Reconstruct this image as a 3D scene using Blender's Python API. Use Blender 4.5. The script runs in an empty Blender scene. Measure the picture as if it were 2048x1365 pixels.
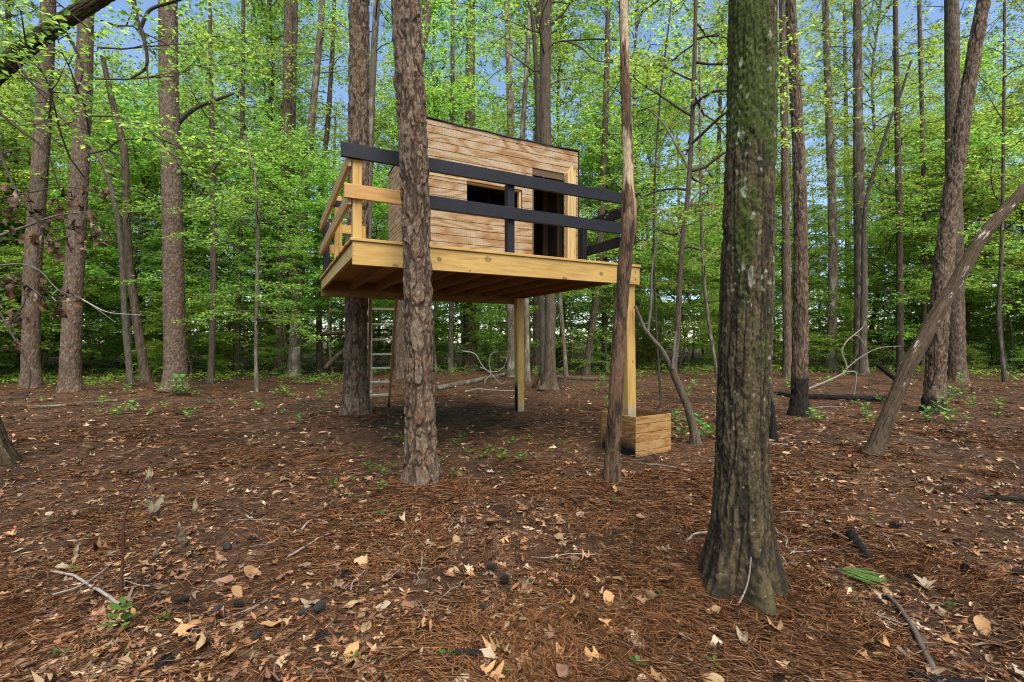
import bpy, bmesh, math, random
import numpy as np

# ------------------------------------------------------------------ camera, sky, sun, exposure
scene = bpy.context.scene
COL = scene.collection
F = 935.0                      # focal length in photo pixels (2048 wide)
CAMZ = 1.41
cam = bpy.data.cameras.new('camera'); cam.sensor_width = 36.0; cam.lens = F / 2048 * 36.0
cam.clip_start = 0.05; cam.clip_end = 1500
camo = bpy.data.objects.new('camera', cam); COL.objects.link(camo)
camo.location = (0, 0, CAMZ); camo.rotation_euler = (math.radians(90), 0, 0)
scene.camera = camo

SUN_EL, SUN_AZ = 58.0, 160.0    # elevation; azimuth from +Y towards +X (deg)
world = bpy.data.worlds.new('World'); scene.world = world; world.use_nodes = True
wn = world.node_tree.nodes; wl = world.node_tree.links
sky = wn.new('ShaderNodeTexSky'); sky.sky_type = 'NISHITA'; sky.sun_disc = False
sky.sun_elevation = math.radians(SUN_EL); sky.sun_rotation = math.radians(SUN_AZ)
sky.air_density = 1.0; sky.dust_density = 0.3; sky.ozone_density = 1.6; sky.altitude = 0
bg = wn['Background']; bg.inputs['Strength'].default_value = 0.14
wl.new(sky.outputs[0], bg.inputs[0])
sun = bpy.data.lights.new('sun', 'SUN'); sun.energy = 4.2; sun.angle = math.radians(50); sun.color = (1.0, 0.93, 0.80)
suno = bpy.data.objects.new('sun', sun); COL.objects.link(suno)
from mathutils import Vector, Matrix
_sd = Vector((math.sin(math.radians(SUN_AZ)) * math.cos(math.radians(SUN_EL)), math.cos(math.radians(SUN_AZ)) * math.cos(math.radians(SUN_EL)), math.sin(math.radians(SUN_EL))))
suno.rotation_euler = _sd.to_track_quat('Z', 'Y').to_euler(); suno.location = (0, 0, 40)
scene.view_settings.view_transform = 'Standard'; scene.view_settings.look = 'None'
scene.view_settings.gamma = 1.0; scene.view_settings.use_curve_mapping = False
scene.view_settings.exposure = 0.85
cy = scene.cycles
cy.max_bounces = 9; cy.diffuse_bounces = 6; cy.glossy_bounces = 1; cy.transmission_bounces = 7; cy.transparent_max_bounces = 4
cy.use_denoising = True; cy.filter_width = 1.1

# ------------------------------------------------------------------ helpers
rng = np.random.default_rng(11)
random.seed(4)

def P(px, py, D):
    """photo pixel at distance D (metres along the view axis) -> world point"""
    return np.array([(px - 1024) / F * D, D, CAMZ + (680 - py) / F * D])

_H = np.random.default_rng(5).random((512, 512)).astype(np.float64)
def vnoise(u, v, pu=0):
    """value noise, optional integer period in u"""
    iu = np.floor(u).astype(int); iv = np.floor(v).astype(int)
    fu = u - iu; fv = v - iv
    fu = fu * fu * (3 - 2 * fu); fv = fv * fv * (3 - 2 * fv)
    def h(a, b):
        if pu: a = a % pu
        return _H[(a * 7 + b * 131) % 512, (b * 17 + a * 57 + (a // 64) * 13) % 512]
    return (h(iu, iv) * (1 - fu) + h(iu + 1, iv) * fu) * (1 - fv) + (h(iu, iv + 1) * (1 - fu) + h(iu + 1, iv + 1) * fu) * fv

def fbm(u, v, pu=0, oct=4):
    s = 0; a = 0.5; t = 0
    for k in range(oct):
        s = s + a * vnoise(u * 2 ** k + 19 * k, v * 2 ** k + 7.3 * k, pu * 2 ** k if pu else 0) if not pu else s + a * vnoise(u * 2 ** k, v * 2 ** k + 7.3 * k, pu * 2 ** k)
        t += a; a *= 0.5
    return s / t

def sstep(a, b, x):
    t = np.clip((x - a) / (b - a), 0, 1); return t * t * (3 - 2 * t)

def ground_z(x, y):
    x = np.asarray(x, float); y = np.asarray(y, float)
    d = np.maximum(0, y - 3)
    z = np.minimum(0.012 * d, 0.45)
    z = z + 0.10 * (fbm(x * 0.35 + 40, y * 0.35 + 40, 0, 3) - 0.5) * np.clip(y / 5, 0.3, 2.0)
    z = z + 0.05 * (fbm(x * 1.7 + 90, y * 1.7 + 90, 0, 3) - 0.5)
    z = z + 0.20 * np.exp(-(((x - 0.98) / 0.75) ** 2 + ((y - 11.4) / 0.75) ** 2))
    for (mx, my, mh, mr) in ((1.27, 2.62, 0.07, 0.42), (-0.86, 4.45, 0.06, 0.4), (-2.68, 8.0, 0.08, 0.7), (-8.2, 11.4, 0.12, 0.8)):
        z = z + mh * np.exp(-(((x - mx) / mr) ** 2 + ((y - my) / mr) ** 2))
    return z

def gz(x, y): return float(ground_z(np.array([x]), np.array([y]))[0])

def mesh_np(name, V, Fc, cols=None, smooth=True, uvattr=None):
    """V (n,3); Fc (m,k) same-size faces, or list of such arrays"""
    me = bpy.data.meshes.new(name)
    if not isinstance(Fc, list): Fc = [Fc]
    Fc = [f for f in Fc if len(f)]
    me.vertices.add(len(V)); me.vertices.foreach_set('co', np.ascontiguousarray(V, dtype=np.float32).ravel())
    nl = sum(f.size for f in Fc); nf = sum(len(f) for f in Fc)
    me.loops.add(nl); me.polygons.add(nf)
    me.loops.foreach_set('vertex_index', np.concatenate([f.ravel() for f in Fc]).astype(np.int32))
    tot = np.concatenate([np.full(len(f), f.shape[1]) for f in Fc])
    st = np.concatenate([[0], np.cumsum(tot)[:-1]])
    me.polygons.foreach_set('loop_start', st.astype(np.int32)); me.polygons.foreach_set('loop_total', tot.astype(np.int32))
    if smooth: me.polygons.foreach_set('use_smooth', np.ones(nf, dtype=bool))
    if cols is not None:
        a = me.attributes.new('col', 'FLOAT_COLOR', 'POINT')
        c = np.ones((len(V), 4), np.float32); c[:, :3] = cols
        a.data.foreach_set('color', c.ravel())
    me.update(calc_edges=True)
    return me

def tag(o, label=None, cat=None, group=None, kind=None):
    if label: o['label'] = label
    if cat: o['category'] = cat
    if group: o['group'] = group
    if kind: o['kind'] = kind
    return o

def empty(name, loc, rz=0.0):
    o = bpy.data.objects.new(name, None); COL.objects.link(o)
    o.location = loc; o.rotation_euler = (0, 0, rz); o.empty_display_size = 0.2
    return o

def link(name, me, mat, parent=None, loc=(0, 0, 0), rot=(0, 0, 0)):
    o = bpy.data.objects.new(name, me); COL.objects.link(o)
    if mat is not None and len(me.materials) == 0: me.materials.append(mat)
    o.parent = parent; o.location = loc; o.rotation_euler = rot
    return o

# ------------------------------------------------------------------ materials
def new_mat(name):
    m = bpy.data.materials.new(name); m.use_nodes = True
    nt = m.node_tree; b = nt.nodes['Principled BSDF']
    return m, nt, b

class N:
    def __init__(s, nt): s.nt = nt
    def n(s, t, **k):
        nd = s.nt.nodes.new(t)
        for a, v in k.items():
            if a.startswith('i_'):
                nm = a[2:]; nd.inputs[int(nm) if nm.isdigit() else nm.replace('_', ' ')].default_value = v
            else: setattr(nd, a, v)
        return nd
    def l(s, a, b): s.nt.links.new(a, b)
    def tex(s, kind='Object'): return s.n('ShaderNodeTexCoord').outputs[kind]
    def map(s, vec, scale=(1, 1, 1), loc=(0, 0, 0), rot=(0, 0, 0)):
        m = s.n('ShaderNodeMapping'); m.inputs['Scale'].default_value = scale; m.inputs['Location'].default_value = loc; m.inputs['Rotation'].default_value = rot
        s.l(vec, m.inputs['Vector']); return m.outputs[0]
    def noise(s, vec, scale, detail=4, rough=0.55, dist=0.0):
        t = s.n('ShaderNodeTexNoise'); t.inputs['Scale'].default_value = scale; t.inputs['Detail'].default_value = detail
        t.inputs['Roughness'].default_value = rough; t.inputs['Distortion'].default_value = dist
        s.l(vec, t.inputs['Vector']); return t
    def ramp(s, fac, stops):
        r = s.n('ShaderNodeValToRGB'); e = r.color_ramp.elements
        while len(e) < len(stops): e.new(0.5)
        for k, (p, c) in enumerate(stops):
            e[k].position = p; e[k].color = (*c, 1) if len(c) == 3 else c
        s.l(fac, r.inputs[0]); return r.outputs[0]
    def mix(s, fac, a, b, mode='MIX'):
        m = s.n('ShaderNodeMix', data_type='RGBA', blend_type=mode)
        for sock, v in ((m.inputs[0], fac), (m.inputs[6], a), (m.inputs[7], b)):
            if hasattr(v, 'is_output'): s.l(v, sock)
            elif isinstance(v, (int, float)): sock.default_value = v
            else: sock.default_value = (*v, 1)
        return m.outputs[2]
    def math(s, op, a, b=None, c=None):
        m = s.n('ShaderNodeMath', operation=op)
        for k, v in enumerate((a, b, c)):
            if v is None: continue
            if hasattr(v, 'is_output'): s.l(v, m.inputs[k])
            else: m.inputs[k].default_value = v
        return m.outputs[0]
    def bump(s, h, strength, dist, target):
        b = s.n('ShaderNodeBump'); b.inputs['Strength'].default_value = strength; b.inputs['Distance'].default_value = dist
        s.l(h, b.inputs['Height']); s.l(b.outputs[0], target)

def mat_bark():
    m, nt, b = new_mat('bark'); g = N(nt)
    a = g.n('ShaderNodeAttribute', attribute_name='col')
    co = g.tex('Object')
    n1 = g.noise(g.map(co, (1, 1, 0.35)), 28, 6, 0.65)
    n2 = g.noise(co, 140, 4, 0.6)
    f = g.math('ADD', g.math('MULTIPLY', n1.outputs[0], 1.1), g.math('MULTIPLY', n2.outputs[0], 0.7))
    v = g.math('MULTIPLY_ADD', f, 1.5, -0.36)
    c = g.mix(1.0, a.outputs['Color'], g.n('ShaderNodeCombineColor').outputs[0], 'MULTIPLY')
    mixn = c.node
    cc = g.n('ShaderNodeCombineColor'); g.l(v, cc.inputs[0]); g.l(v, cc.inputs[1]); g.l(v, cc.inputs[2])
    g.l(cc.outputs[0], mixn.inputs[7])
    g.l(c, b.inputs['Base Color'])
    b.inputs['Roughness'].default_value = 0.9; b.inputs['Specular IOR Level'].default_value = 0.2
    g.bump(f, 0.8, 0.008, b.inputs['Normal'])
    return m

def mat_farbark():
    m, nt, b = new_mat('far_bark'); g = N(nt)
    a = g.n('ShaderNodeAttribute', attribute_name='col')
    oi = g.n('ShaderNodeObjectInfo')
    co = g.tex('Object')
    v = g.n('ShaderNodeTexVoronoi'); v.inputs['Scale'].default_value = 14; g.l(g.map(co, (1, 1, 0.3)), v.inputs['Vector'])
    n1 = g.noise(g.map(co, (1, 1, 0.25)), 22, 5, 0.65)
    f = g.math('ADD', g.math('MULTIPLY', n1.outputs[0], 1.2), g.math('MULTIPLY', v.outputs['Distance'], 0.5))
    val = g.math('MULTIPLY', f, g.math('MULTIPLY_ADD', oi.outputs['Random'], 0.6, 0.8))
    cc = g.n('ShaderNodeCombineColor'); [g.l(val, cc.inputs[k]) for k in range(3)]
    g.l(g.mix(1.0, a.outputs['Color'], cc.outputs[0], 'MULTIPLY'), b.inputs['Base Color'])
    b.inputs['Roughness'].default_value = 0.95; b.inputs['Specular IOR Level'].default_value = 0.15
    g.bump(f, 0.9, 0.03, b.inputs['Normal'])
    return m

def mat_leaf(name='foliage', sat=1.0):
    m, nt, b = new_mat(name); g = N(nt)
    a = g.n('ShaderNodeAttribute', attribute_name='col')
    oi = g.n('ShaderNodeObjectInfo')
    hs = g.n('ShaderNodeHueSaturation')
    g.l(a.outputs['Color'], hs.inputs['Color'])
    g.l(g.math('MULTIPLY_ADD', oi.outputs['Random'], 0.045, 0.475), hs.inputs['Hue'])
    g.l(g.math('MULTIPLY_ADD', oi.outputs['Random'], 0.35, 0.82), hs.inputs['Value'])
    hs.inputs['Saturation'].default_value = sat
    b.inputs['Roughness'].default_value = 0.45; b.inputs['Specular IOR Level'].default_value = 0.35
    g.l(hs.outputs[0], b.inputs['Base Color'])
    tr = g.n('ShaderNodeBsdfTranslucent')
    hs2 = g.n('ShaderNodeHueSaturation'); hs2.inputs['Hue'].default_value = 0.492; hs2.inputs['Value'].default_value = 3.0; hs2.inputs['Saturation'].default_value = 1.0
    g.l(hs.outputs[0], hs2.inputs['Color']); g.l(hs2.outputs[0], tr.inputs['Color'])
    ms = g.n('ShaderNodeMixShader'); ms.inputs[0].default_value = 0.6
    g.l(b.outputs[0], ms.inputs[1]); g.l(tr.outputs[0], ms.inputs[2])
    g.l(ms.outputs[0], nt.nodes['Material Output'].inputs['Surface'])
    return m

def mat_litter(name, objcol=False):
    m, nt, b = new_mat(name); g = N(nt)
    if objcol: c = g.n('ShaderNodeObjectInfo').outputs['Color']
    else: c = g.n('ShaderNodeAttribute', attribute_name='col').outputs['Color']
    co = g.tex('Object')
    n1 = g.noise(co, 60 if objcol else 45, 4, 0.6)
    v = g.math('MULTIPLY_ADD', n1.outputs[0], 1.0, 0.5)
    cc = g.n('ShaderNodeCombineColor'); [g.l(v, cc.inputs[k]) for k in range(3)]
    g.l(g.mix(1.0, c, cc.outputs[0], 'MULTIPLY'), b.inputs['Base Color'])
    b.inputs['Roughness'].default_value = 0.6; b.inputs['Specular IOR Level'].default_value = 0.3
    g.bump(n1.outputs[0], 0.4, 0.004, b.inputs['Normal'])
    return m

def mat_ground():
    m, nt, b = new_mat('forest_floor'); g = N(nt)
    co = g.tex('Object')
    big = g.noise(co, 0.55, 4, 0.6)
    mid = g.noise(co, 5.0, 5, 0.65)
    fine = g.noise(co, 42, 5, 0.7)
    fib = None
    for k, ang in enumerate((0.3, 1.3, 2.2, 2.9)):
        n = g.noise(g.map(co, (160, 9, 9), (k * 3.1, k, 0), (0, 0, ang)), 1.0, 2, 0.5, 0.6)
        t = g.math('SMOOTH_MAX' if False else 'MAXIMUM', fib, n.outputs[0]) if fib is not None else n.outputs[0]
        fib = t
    soil = g.ramp(mid.outputs[0], [(0.25, (0.016, 0.010, 0.007)), (0.5, (0.055, 0.030, 0.016)), (0.75, (0.13, 0.068, 0.034))])
    needle = g.ramp(fib, [(0.5, (0.026, 0.015, 0.009)), (0.62, (0.105, 0.045, 0.019)), (0.78, (0.24, 0.112, 0.046))])
    c = g.mix(g.ramp(big.outputs[0], [(0.35, (0.35,) * 3), (0.6, (0.85,) * 3)]), soil, needle)
    vor = g.n('ShaderNodeTexVoronoi'); vor.inputs['Scale'].default_value = 13; g.l(co, vor.inputs['Vector'])
    lf = g.ramp(vor.outputs['Color'], [(0.15, (0.07, 0.034, 0.02)), (0.5, (0.20, 0.105, 0.058)), (0.85, (0.33, 0.22, 0.14))])
    c = g.mix(g.math('MULTIPLY', g.math('LESS_THAN', vor.outputs['Distance'], 0.42), 0.35), c, lf)
    c = g.mix(g.ramp(g.noise(co, 1.1, 5, 0.65).outputs[0], [(0.40, (0.6,) * 3), (0.52, (0, 0, 0))]), c, (0.018, 0.012, 0.008))
    c = g.mix(g.math('MULTIPLY', g.math('GREATER_THAN', fine.outputs[0], 0.6), 0.6), c, (0.014, 0.010, 0.008))
    g.l(c, b.inputs['Base Color'])
    b.inputs['Roughness'].default_value = 0.85; b.inputs['Specular IOR Level'].default_value = 0.2
    h = g.math('ADD', g.math('MULTIPLY', fib, 0.6), g.math('MULTIPLY', fine.outputs[0], 0.8))
    h = g.math('ADD', h, g.math('MULTIPLY', mid.outputs[0], 1.2))
    g.bump(h, 1.0, 0.03, b.inputs['Normal'])
    return m

def mat_board(name, light, mid, dark, knots=(), rough=0.65, char=None, grain_axis=0, randoff=True, green=0.0, grey_foot=None):
    """sawn softwood; grain runs along local axis grain_axis of the piece's own coordinates"""
    m, nt, b = new_mat(name); g = N(nt)
    co = g.tex('Object')
    if randoff:
        oi = g.n('ShaderNodeObjectInfo')
        add = g.n('ShaderNodeVectorMath', operation='ADD'); cmb = g.n('ShaderNodeCombineXYZ')
        r = g.math('MULTIPLY', oi.outputs['Random'], 37.0)
        for k in range(3): g.l(r, cmb.inputs[k])
        g.l(co, add.inputs[0]); g.l(cmb.outputs[0], add.inputs[1]); cg = add.outputs[0]
    else: cg = co
    sc = [1, 1, 1]; sc[grain_axis] = 0.09
    warp = g.noise(g.map(cg, [s * 1 for s in sc]), 5.0, 3, 0.5)
    wv = g.n('ShaderNodeVectorMath', operation='SCALE'); g.l(warp.outputs['Color'], wv.inputs[0]); wv.inputs['Scale'].default_value = 0.09
    ad = g.n('ShaderNodeVectorMath', operation='ADD'); g.l(cg, ad.inputs[0]); g.l(wv.outputs[0], ad.inputs[1])
    ring = g.noise(g.map(ad.outputs[0], [s * 1 for s in sc]), 30, 3, 0.6)
    sc2 = [1, 1, 1]; sc2[grain_axis] = 0.03
    fine = g.noise(g.map(cg, sc2), 190, 3, 0.6)
    blot = g.noise(cg, 2.6, 3, 0.6)
    c = g.ramp(ring.outputs[0], [(0.3, dark), (0.48, mid), (0.62, light), (0.75, mid)])
    c = g.mix(g.math('MULTIPLY', fine.outputs[0], 0.35), c, dark)
    c = g.mix(g.math('MULTIPLY_ADD', blot.outputs[0], 0.9, -0.22), c, mid)
    if green:
        c = g.mix(g.ramp(g.noise(co, 1.7, 4, 0.6).outputs[0], [(0.5, (0, 0, 0)), (0.7, (green,) * 3)]), c, (0.20, 0.19, 0.05))
    sx = g.n('ShaderNodeSeparateXYZ'); g.l(co, sx.inputs[0])
    for (u, z, ru, rz, s) in knots:
        dx = g.math('DIVIDE', g.math('SUBTRACT', sx.outputs[0], u), ru); dz = g.math('DIVIDE', g.math('SUBTRACT', sx.outputs[2], z), rz)
        d = g.math('SQRT', g.math('ADD', g.math('MULTIPLY', dx, dx), g.math('MULTIPLY', dz, dz)))
        d = g.math('ADD', d, g.math('MULTIPLY_ADD', g.noise(co, 30, 2).outputs[0], 0.7, -0.35))
        c = g.mix(g.ramp(d, [(0.0, (s,) * 3), (0.75, (s,) * 3), (1.0, (0.25 * s,) * 3), (1.35, (0, 0, 0))]) if True else 0, c, (0.13, 0.068, 0.028))
    if grey_foot:
        z0, z1 = grey_foot
        t = g.math('ADD', sx.outputs[2], g.math('MULTIPLY', g.noise(co, 9, 3).outputs[0], 0.16))
        c = g.mix(g.ramp(g.math('DIVIDE', g.math('SUBTRACT', t, z0), z1 - z0), [(0.0, (0.85,) * 3), (1.0, (0, 0, 0))]), c, (0.24, 0.24, 0.22))
    if char:
        z0, z1, ax, lim = char
        t = g.math('ADD', sx.outputs[2], g.math('MULTIPLY', g.noise(co, 5, 4).outputs[0], 0.3))
        fz = g.ramp(g.math('DIVIDE', g.math('SUBTRACT', t, z0), z1 - z0), [(0.0, (1, 1, 1)), (1.0, (0, 0, 0))])
        if ax is not None:
            side = g.math('LESS_THAN', sx.outputs[ax], lim)
            fz = g.math('MULTIPLY', fz, side)
        c = g.mix(fz, c, (0.010, 0.009, 0.009))
    g.l(c, b.inputs['Base Color'])
    b.inputs['Roughness'].default_value = rough; b.inputs['Specular IOR Level'].default_value = 0.3
    g.bump(g.math('ADD', fine.outputs[0], g.math('MULTIPLY', ring.outputs[0], 0.5)), 0.35, 0.002, b.inputs['Normal'])
    return m

def mat_siding(name, grain=0, charz=None, tint=(1, 1, 1), fig=1.0):
    """rough-sawn plywood siding: big wandering rotary-cut figure along the panel, fine vertical saw marks"""
    m, nt, b = new_mat(name); g = N(nt)
    co = g.tex('Object')
    sx = g.n('ShaderNodeSeparateXYZ'); g.l(co, sx.inputs[0])
    s = [1.0, 1.0, 1.0]
    for k in range(3): s[k] = 1.0
    s[2] = 3.6
    s = [q * fig for q in s]
    if grain == 1: s[0] = 1.0
    wp = g.noise(g.map(co, [q * 0.62 for q in s]), 1.5, 2, 0.45, 0.3)
    bands = g.math('FRACT', g.math('MULTIPLY', wp.outputs[0], 7.5))
    bands = g.math('ABSOLUTE', g.math('MULTIPLY_ADD', bands, 2.0, -1.0))
    fine = g.noise(g.map(co, (s[0] * 0.6, s[1] * 0.6, 5)), 14, 4, 0.6)
    saw = g.noise(g.map(co, (150, 150, 2.0)), 1.0, 2, 0.5)
    blot = g.noise(co, 2.2, 4, 0.65)
    f = g.math('ADD', g.math('MULTIPLY', bands, 0.55), g.math('MULTIPLY', fine.outputs[0], 0.75))
    f = g.math('ADD', f, g.math('MULTIPLY_ADD', blot.outputs[0], 0.6, -0.3))
    cm = lambda q: tuple(a * b for a, b in zip(q, tint))
    c = g.ramp(f, [(0.30, cm((0.23, 0.118, 0.050))), (0.46, cm((0.305, 0.178, 0.084))), (0.64, cm((0.365, 0.252, 0.148))), (0.88, cm((0.40, 0.305, 0.205)))])
    c = g.mix(g.ramp(saw.outputs[0], [(0.35, (0.30,) * 3), (0.6, (0, 0, 0))]), c, (0.20, 0.11, 0.058))
    if charz:
        z0, z1, ax, lim = charz
        t = g.math('ADD', sx.outputs[2], g.math('MULTIPLY', g.noise(co, 4, 4).outputs[0], 0.22))
        fz = g.ramp(g.math('DIVIDE', g.math('SUBTRACT', t, z0), z1 - z0), [(0.0, (1, 1, 1)), (1.0, (0, 0, 0))])
        if ax is not None: fz = g.math('MULTIPLY', fz, g.math('LESS_THAN', sx.outputs[ax], lim))
        c = g.mix(fz, c, (0.008, 0.007, 0.007))
    g.l(c, b.inputs['Base Color'])
    b.inputs['Roughness'].default_value = 0.8; b.inputs['Specular IOR Level'].default_value = 0.2
    g.bump(g.math('ADD', saw.outputs[0], g.math('MULTIPLY', fine.outputs[0], 0.4)), 0.4, 0.003, b.inputs['Normal'])
    return m

def mat_paint():
    m, nt, b = new_mat('dark_paint'); g = N(nt)
    co = g.tex('Object')
    fine = g.noise(g.map(co, (3, 60, 60)), 3.0, 4, 0.6); bl = g.noise(co, 6, 4, 0.6)
    c = g.ramp(bl.outputs[0], [(0.3, (0.0095, 0.0100, 0.0135)), (0.7, (0.016, 0.0168, 0.0215))])
    g.l(c, b.inputs['Base Color']); b.inputs['Roughness'].default_value = 0.62; b.inputs['Specular IOR Level'].default_value = 0.22
    g.bump(fine.outputs[0], 0.3, 0.002, b.inputs['Normal'])
    return m

def mat_flat(name, col, rough=0.7, var=0.4, scale=20, metal=0.0):
    m, nt, b = new_mat(name); g = N(nt)
    n = g.noise(g.tex('Object'), scale, 4, 0.6)
    v = g.math('MULTIPLY_ADD', n.outputs[0], 2 * var, 1 - var)
    cc = g.n('ShaderNodeCombineColor'); [g.l(v, cc.inputs[k]) for k in range(3)]
    g.l(g.mix(1.0, col, cc.outputs[0], 'MULTIPLY'), b.inputs['Base Color'])
    b.inputs['Roughness'].default_value = rough; b.inputs['Metallic'].default_value = metal
    g.bump(n.outputs[0], 0.5, 0.006, b.inputs['Normal'])
    return m

M = {}
M['bark'] = mat_bark(); M['farbark'] = mat_farbark(); M['leaf'] = mat_leaf()
M['litter'] = mat_litter('leaf_litter'); M['dryleaf'] = mat_litter('dry_leaf', True)
M['ground'] = mat_ground()
LT, MD, DK = (0.52, 0.335, 0.105), (0.44, 0.265, 0.075), (0.30, 0.165, 0.045)
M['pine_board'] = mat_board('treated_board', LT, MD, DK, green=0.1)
M['beam'] = mat_board('shaded_beam', (0.23, 0.14, 0.045), (0.18, 0.105, 0.032), (0.12, 0.065, 0.02))  # back beam darkened: under-deck shade put into the colour
M['pine_board_y'] = mat_board('treated_joist_shaded', (0.30, 0.165, 0.05), (0.25, 0.13, 0.038), (0.17, 0.082, 0.024), grain_axis=1)  # treated lumber in a darker tone that carries the shadow under the deck
M['post_z'] = mat_board('treated_post', LT, MD, DK, grain_axis=2)
M['paint'] = mat_paint()
M['siding'] = mat_siding('plywood_siding')
M['roof'] = mat_flat('roofing_felt', (0.02, 0.02, 0.021), 0.9)
M['inside'] = mat_flat('dark_sheathing', (0.018, 0.014, 0.011), 0.9)  # near-black: the interior's darkness is put into the colour
M['metal'] = mat_flat('galvanised_steel', (0.45, 0.45, 0.45), 0.4, 0.2, 60, 0.9)
M['nail'] = mat_flat('nail_head', (0.03, 0.025, 0.02), 0.6)
M['twig'] = mat_flat('weathered_twig', (0.24, 0.20, 0.165), 0.9, 0.5, 40)
M['twigdark'] = mat_flat('dark_twig', (0.075, 0.058, 0.045), 0.9, 0.5, 40)
M['charcoal'] = mat_flat('charred_wood', (0.012, 0.011, 0.011), 0.75, 0.6, 30)
M['cone'] = mat_flat('pine_cone', (0.022, 0.017, 0.014), 0.8, 0.6, 60)
M['soil'] = mat_flat('soil', (0.03, 0.02, 0.014), 0.95, 0.5, 30)

# ------------------------------------------------------------------ ground
def ground_f(x, y):
    near = np.clip(1 - (np.hypot(x, y - 3)) / 16, 0, 1)
    return ground_z(x, y) + near * (0.030 * (fbm(x * 5 + 3, y * 5 + 8, 0, 3) - 0.5) + 0.012 * (vnoise(x * 13, y * 13) - 0.5))

def build_ground():
    u = np.linspace(-1, 1, 301); xs = np.sinh(u * 6.2) / np.sinh(6.2) * 240
    ys = np.concatenate([np.linspace(-14, 0.5, 24)[:-1], 0.5 + np.sinh(np.linspace(0, 1, 310) * 6.2) / np.sinh(6.2) * 300])
    X, Y = np.meshgrid(xs, ys)
    Z = ground_f(X, Y)
    ny, nx = X.shape
    V = np.stack([X, Y, Z], -1).reshape(-1, 3)
    i = np.arange(ny - 1)[:, None] * nx + np.arange(nx - 1)[None, :]
    Fq = np.stack([i, i + 1, i + nx + 1, i + nx], -1).reshape(-1, 4)
    o = link('ground', mesh_np('ground', V, Fq), M['ground'])
    return tag(o, kind='structure', label='brown forest floor of pine needles and fallen leaves')
GROUND = build_ground()

# ------------------------------------------------------------------ boards
def box_mesh(name, sx, sy, sz, bev=0.003, jitter=0.0, cut=None):
    bm = bmesh.new(); bmesh.ops.create_cube(bm, size=1.0)
    for v in bm.verts: v.co = Vector((v.co.x * sx, v.co.y * sy, v.co.z * sz))
    if bev: bmesh.ops.bevel(bm, geom=bm.edges[:], offset=min(bev, min(sx, sy, sz) * 0.3), segments=1, affect='EDGES')
    me = bpy.data.meshes.new(name); bm.to_mesh(me); bm.free()
    return me

def box(name, lo, hi, mat, parent, bev=0.003, own=False, tilt=(0, 0, 0)):
    """axis-aligned board between corners lo, hi in the parent's coordinates; own=True keeps the parent's coordinates for the grain"""
    lo = np.array(lo, float); hi = np.array(hi, float); s = hi - lo; c = (lo + hi) / 2
    me = box_mesh(name, *s, bev)
    if own:
        me.transform(Matrix.Translation(Vector(c)))
        return link(name, me, mat, parent)
    return link(name, me, mat, parent, loc=tuple(c), rot=tilt)

# ------------------------------------------------------------------ the tree house
TH_A = math.radians(27.1)
TH = empty('tree_house', (-1.556, 4.56, 0), TH_A)
tag(TH, 'small plywood tree house on a raised deck with dark painted railings', 'tree house')
L, W = 3.66, 3.30
DZ = 2.42
def th_world(u, v, z=0.0):
    c, s = math.cos(TH_A), math.sin(TH_A)
    return np.array([-1.556 + c * u - s * v, 4.56 + s * u + c * v, z])

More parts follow.
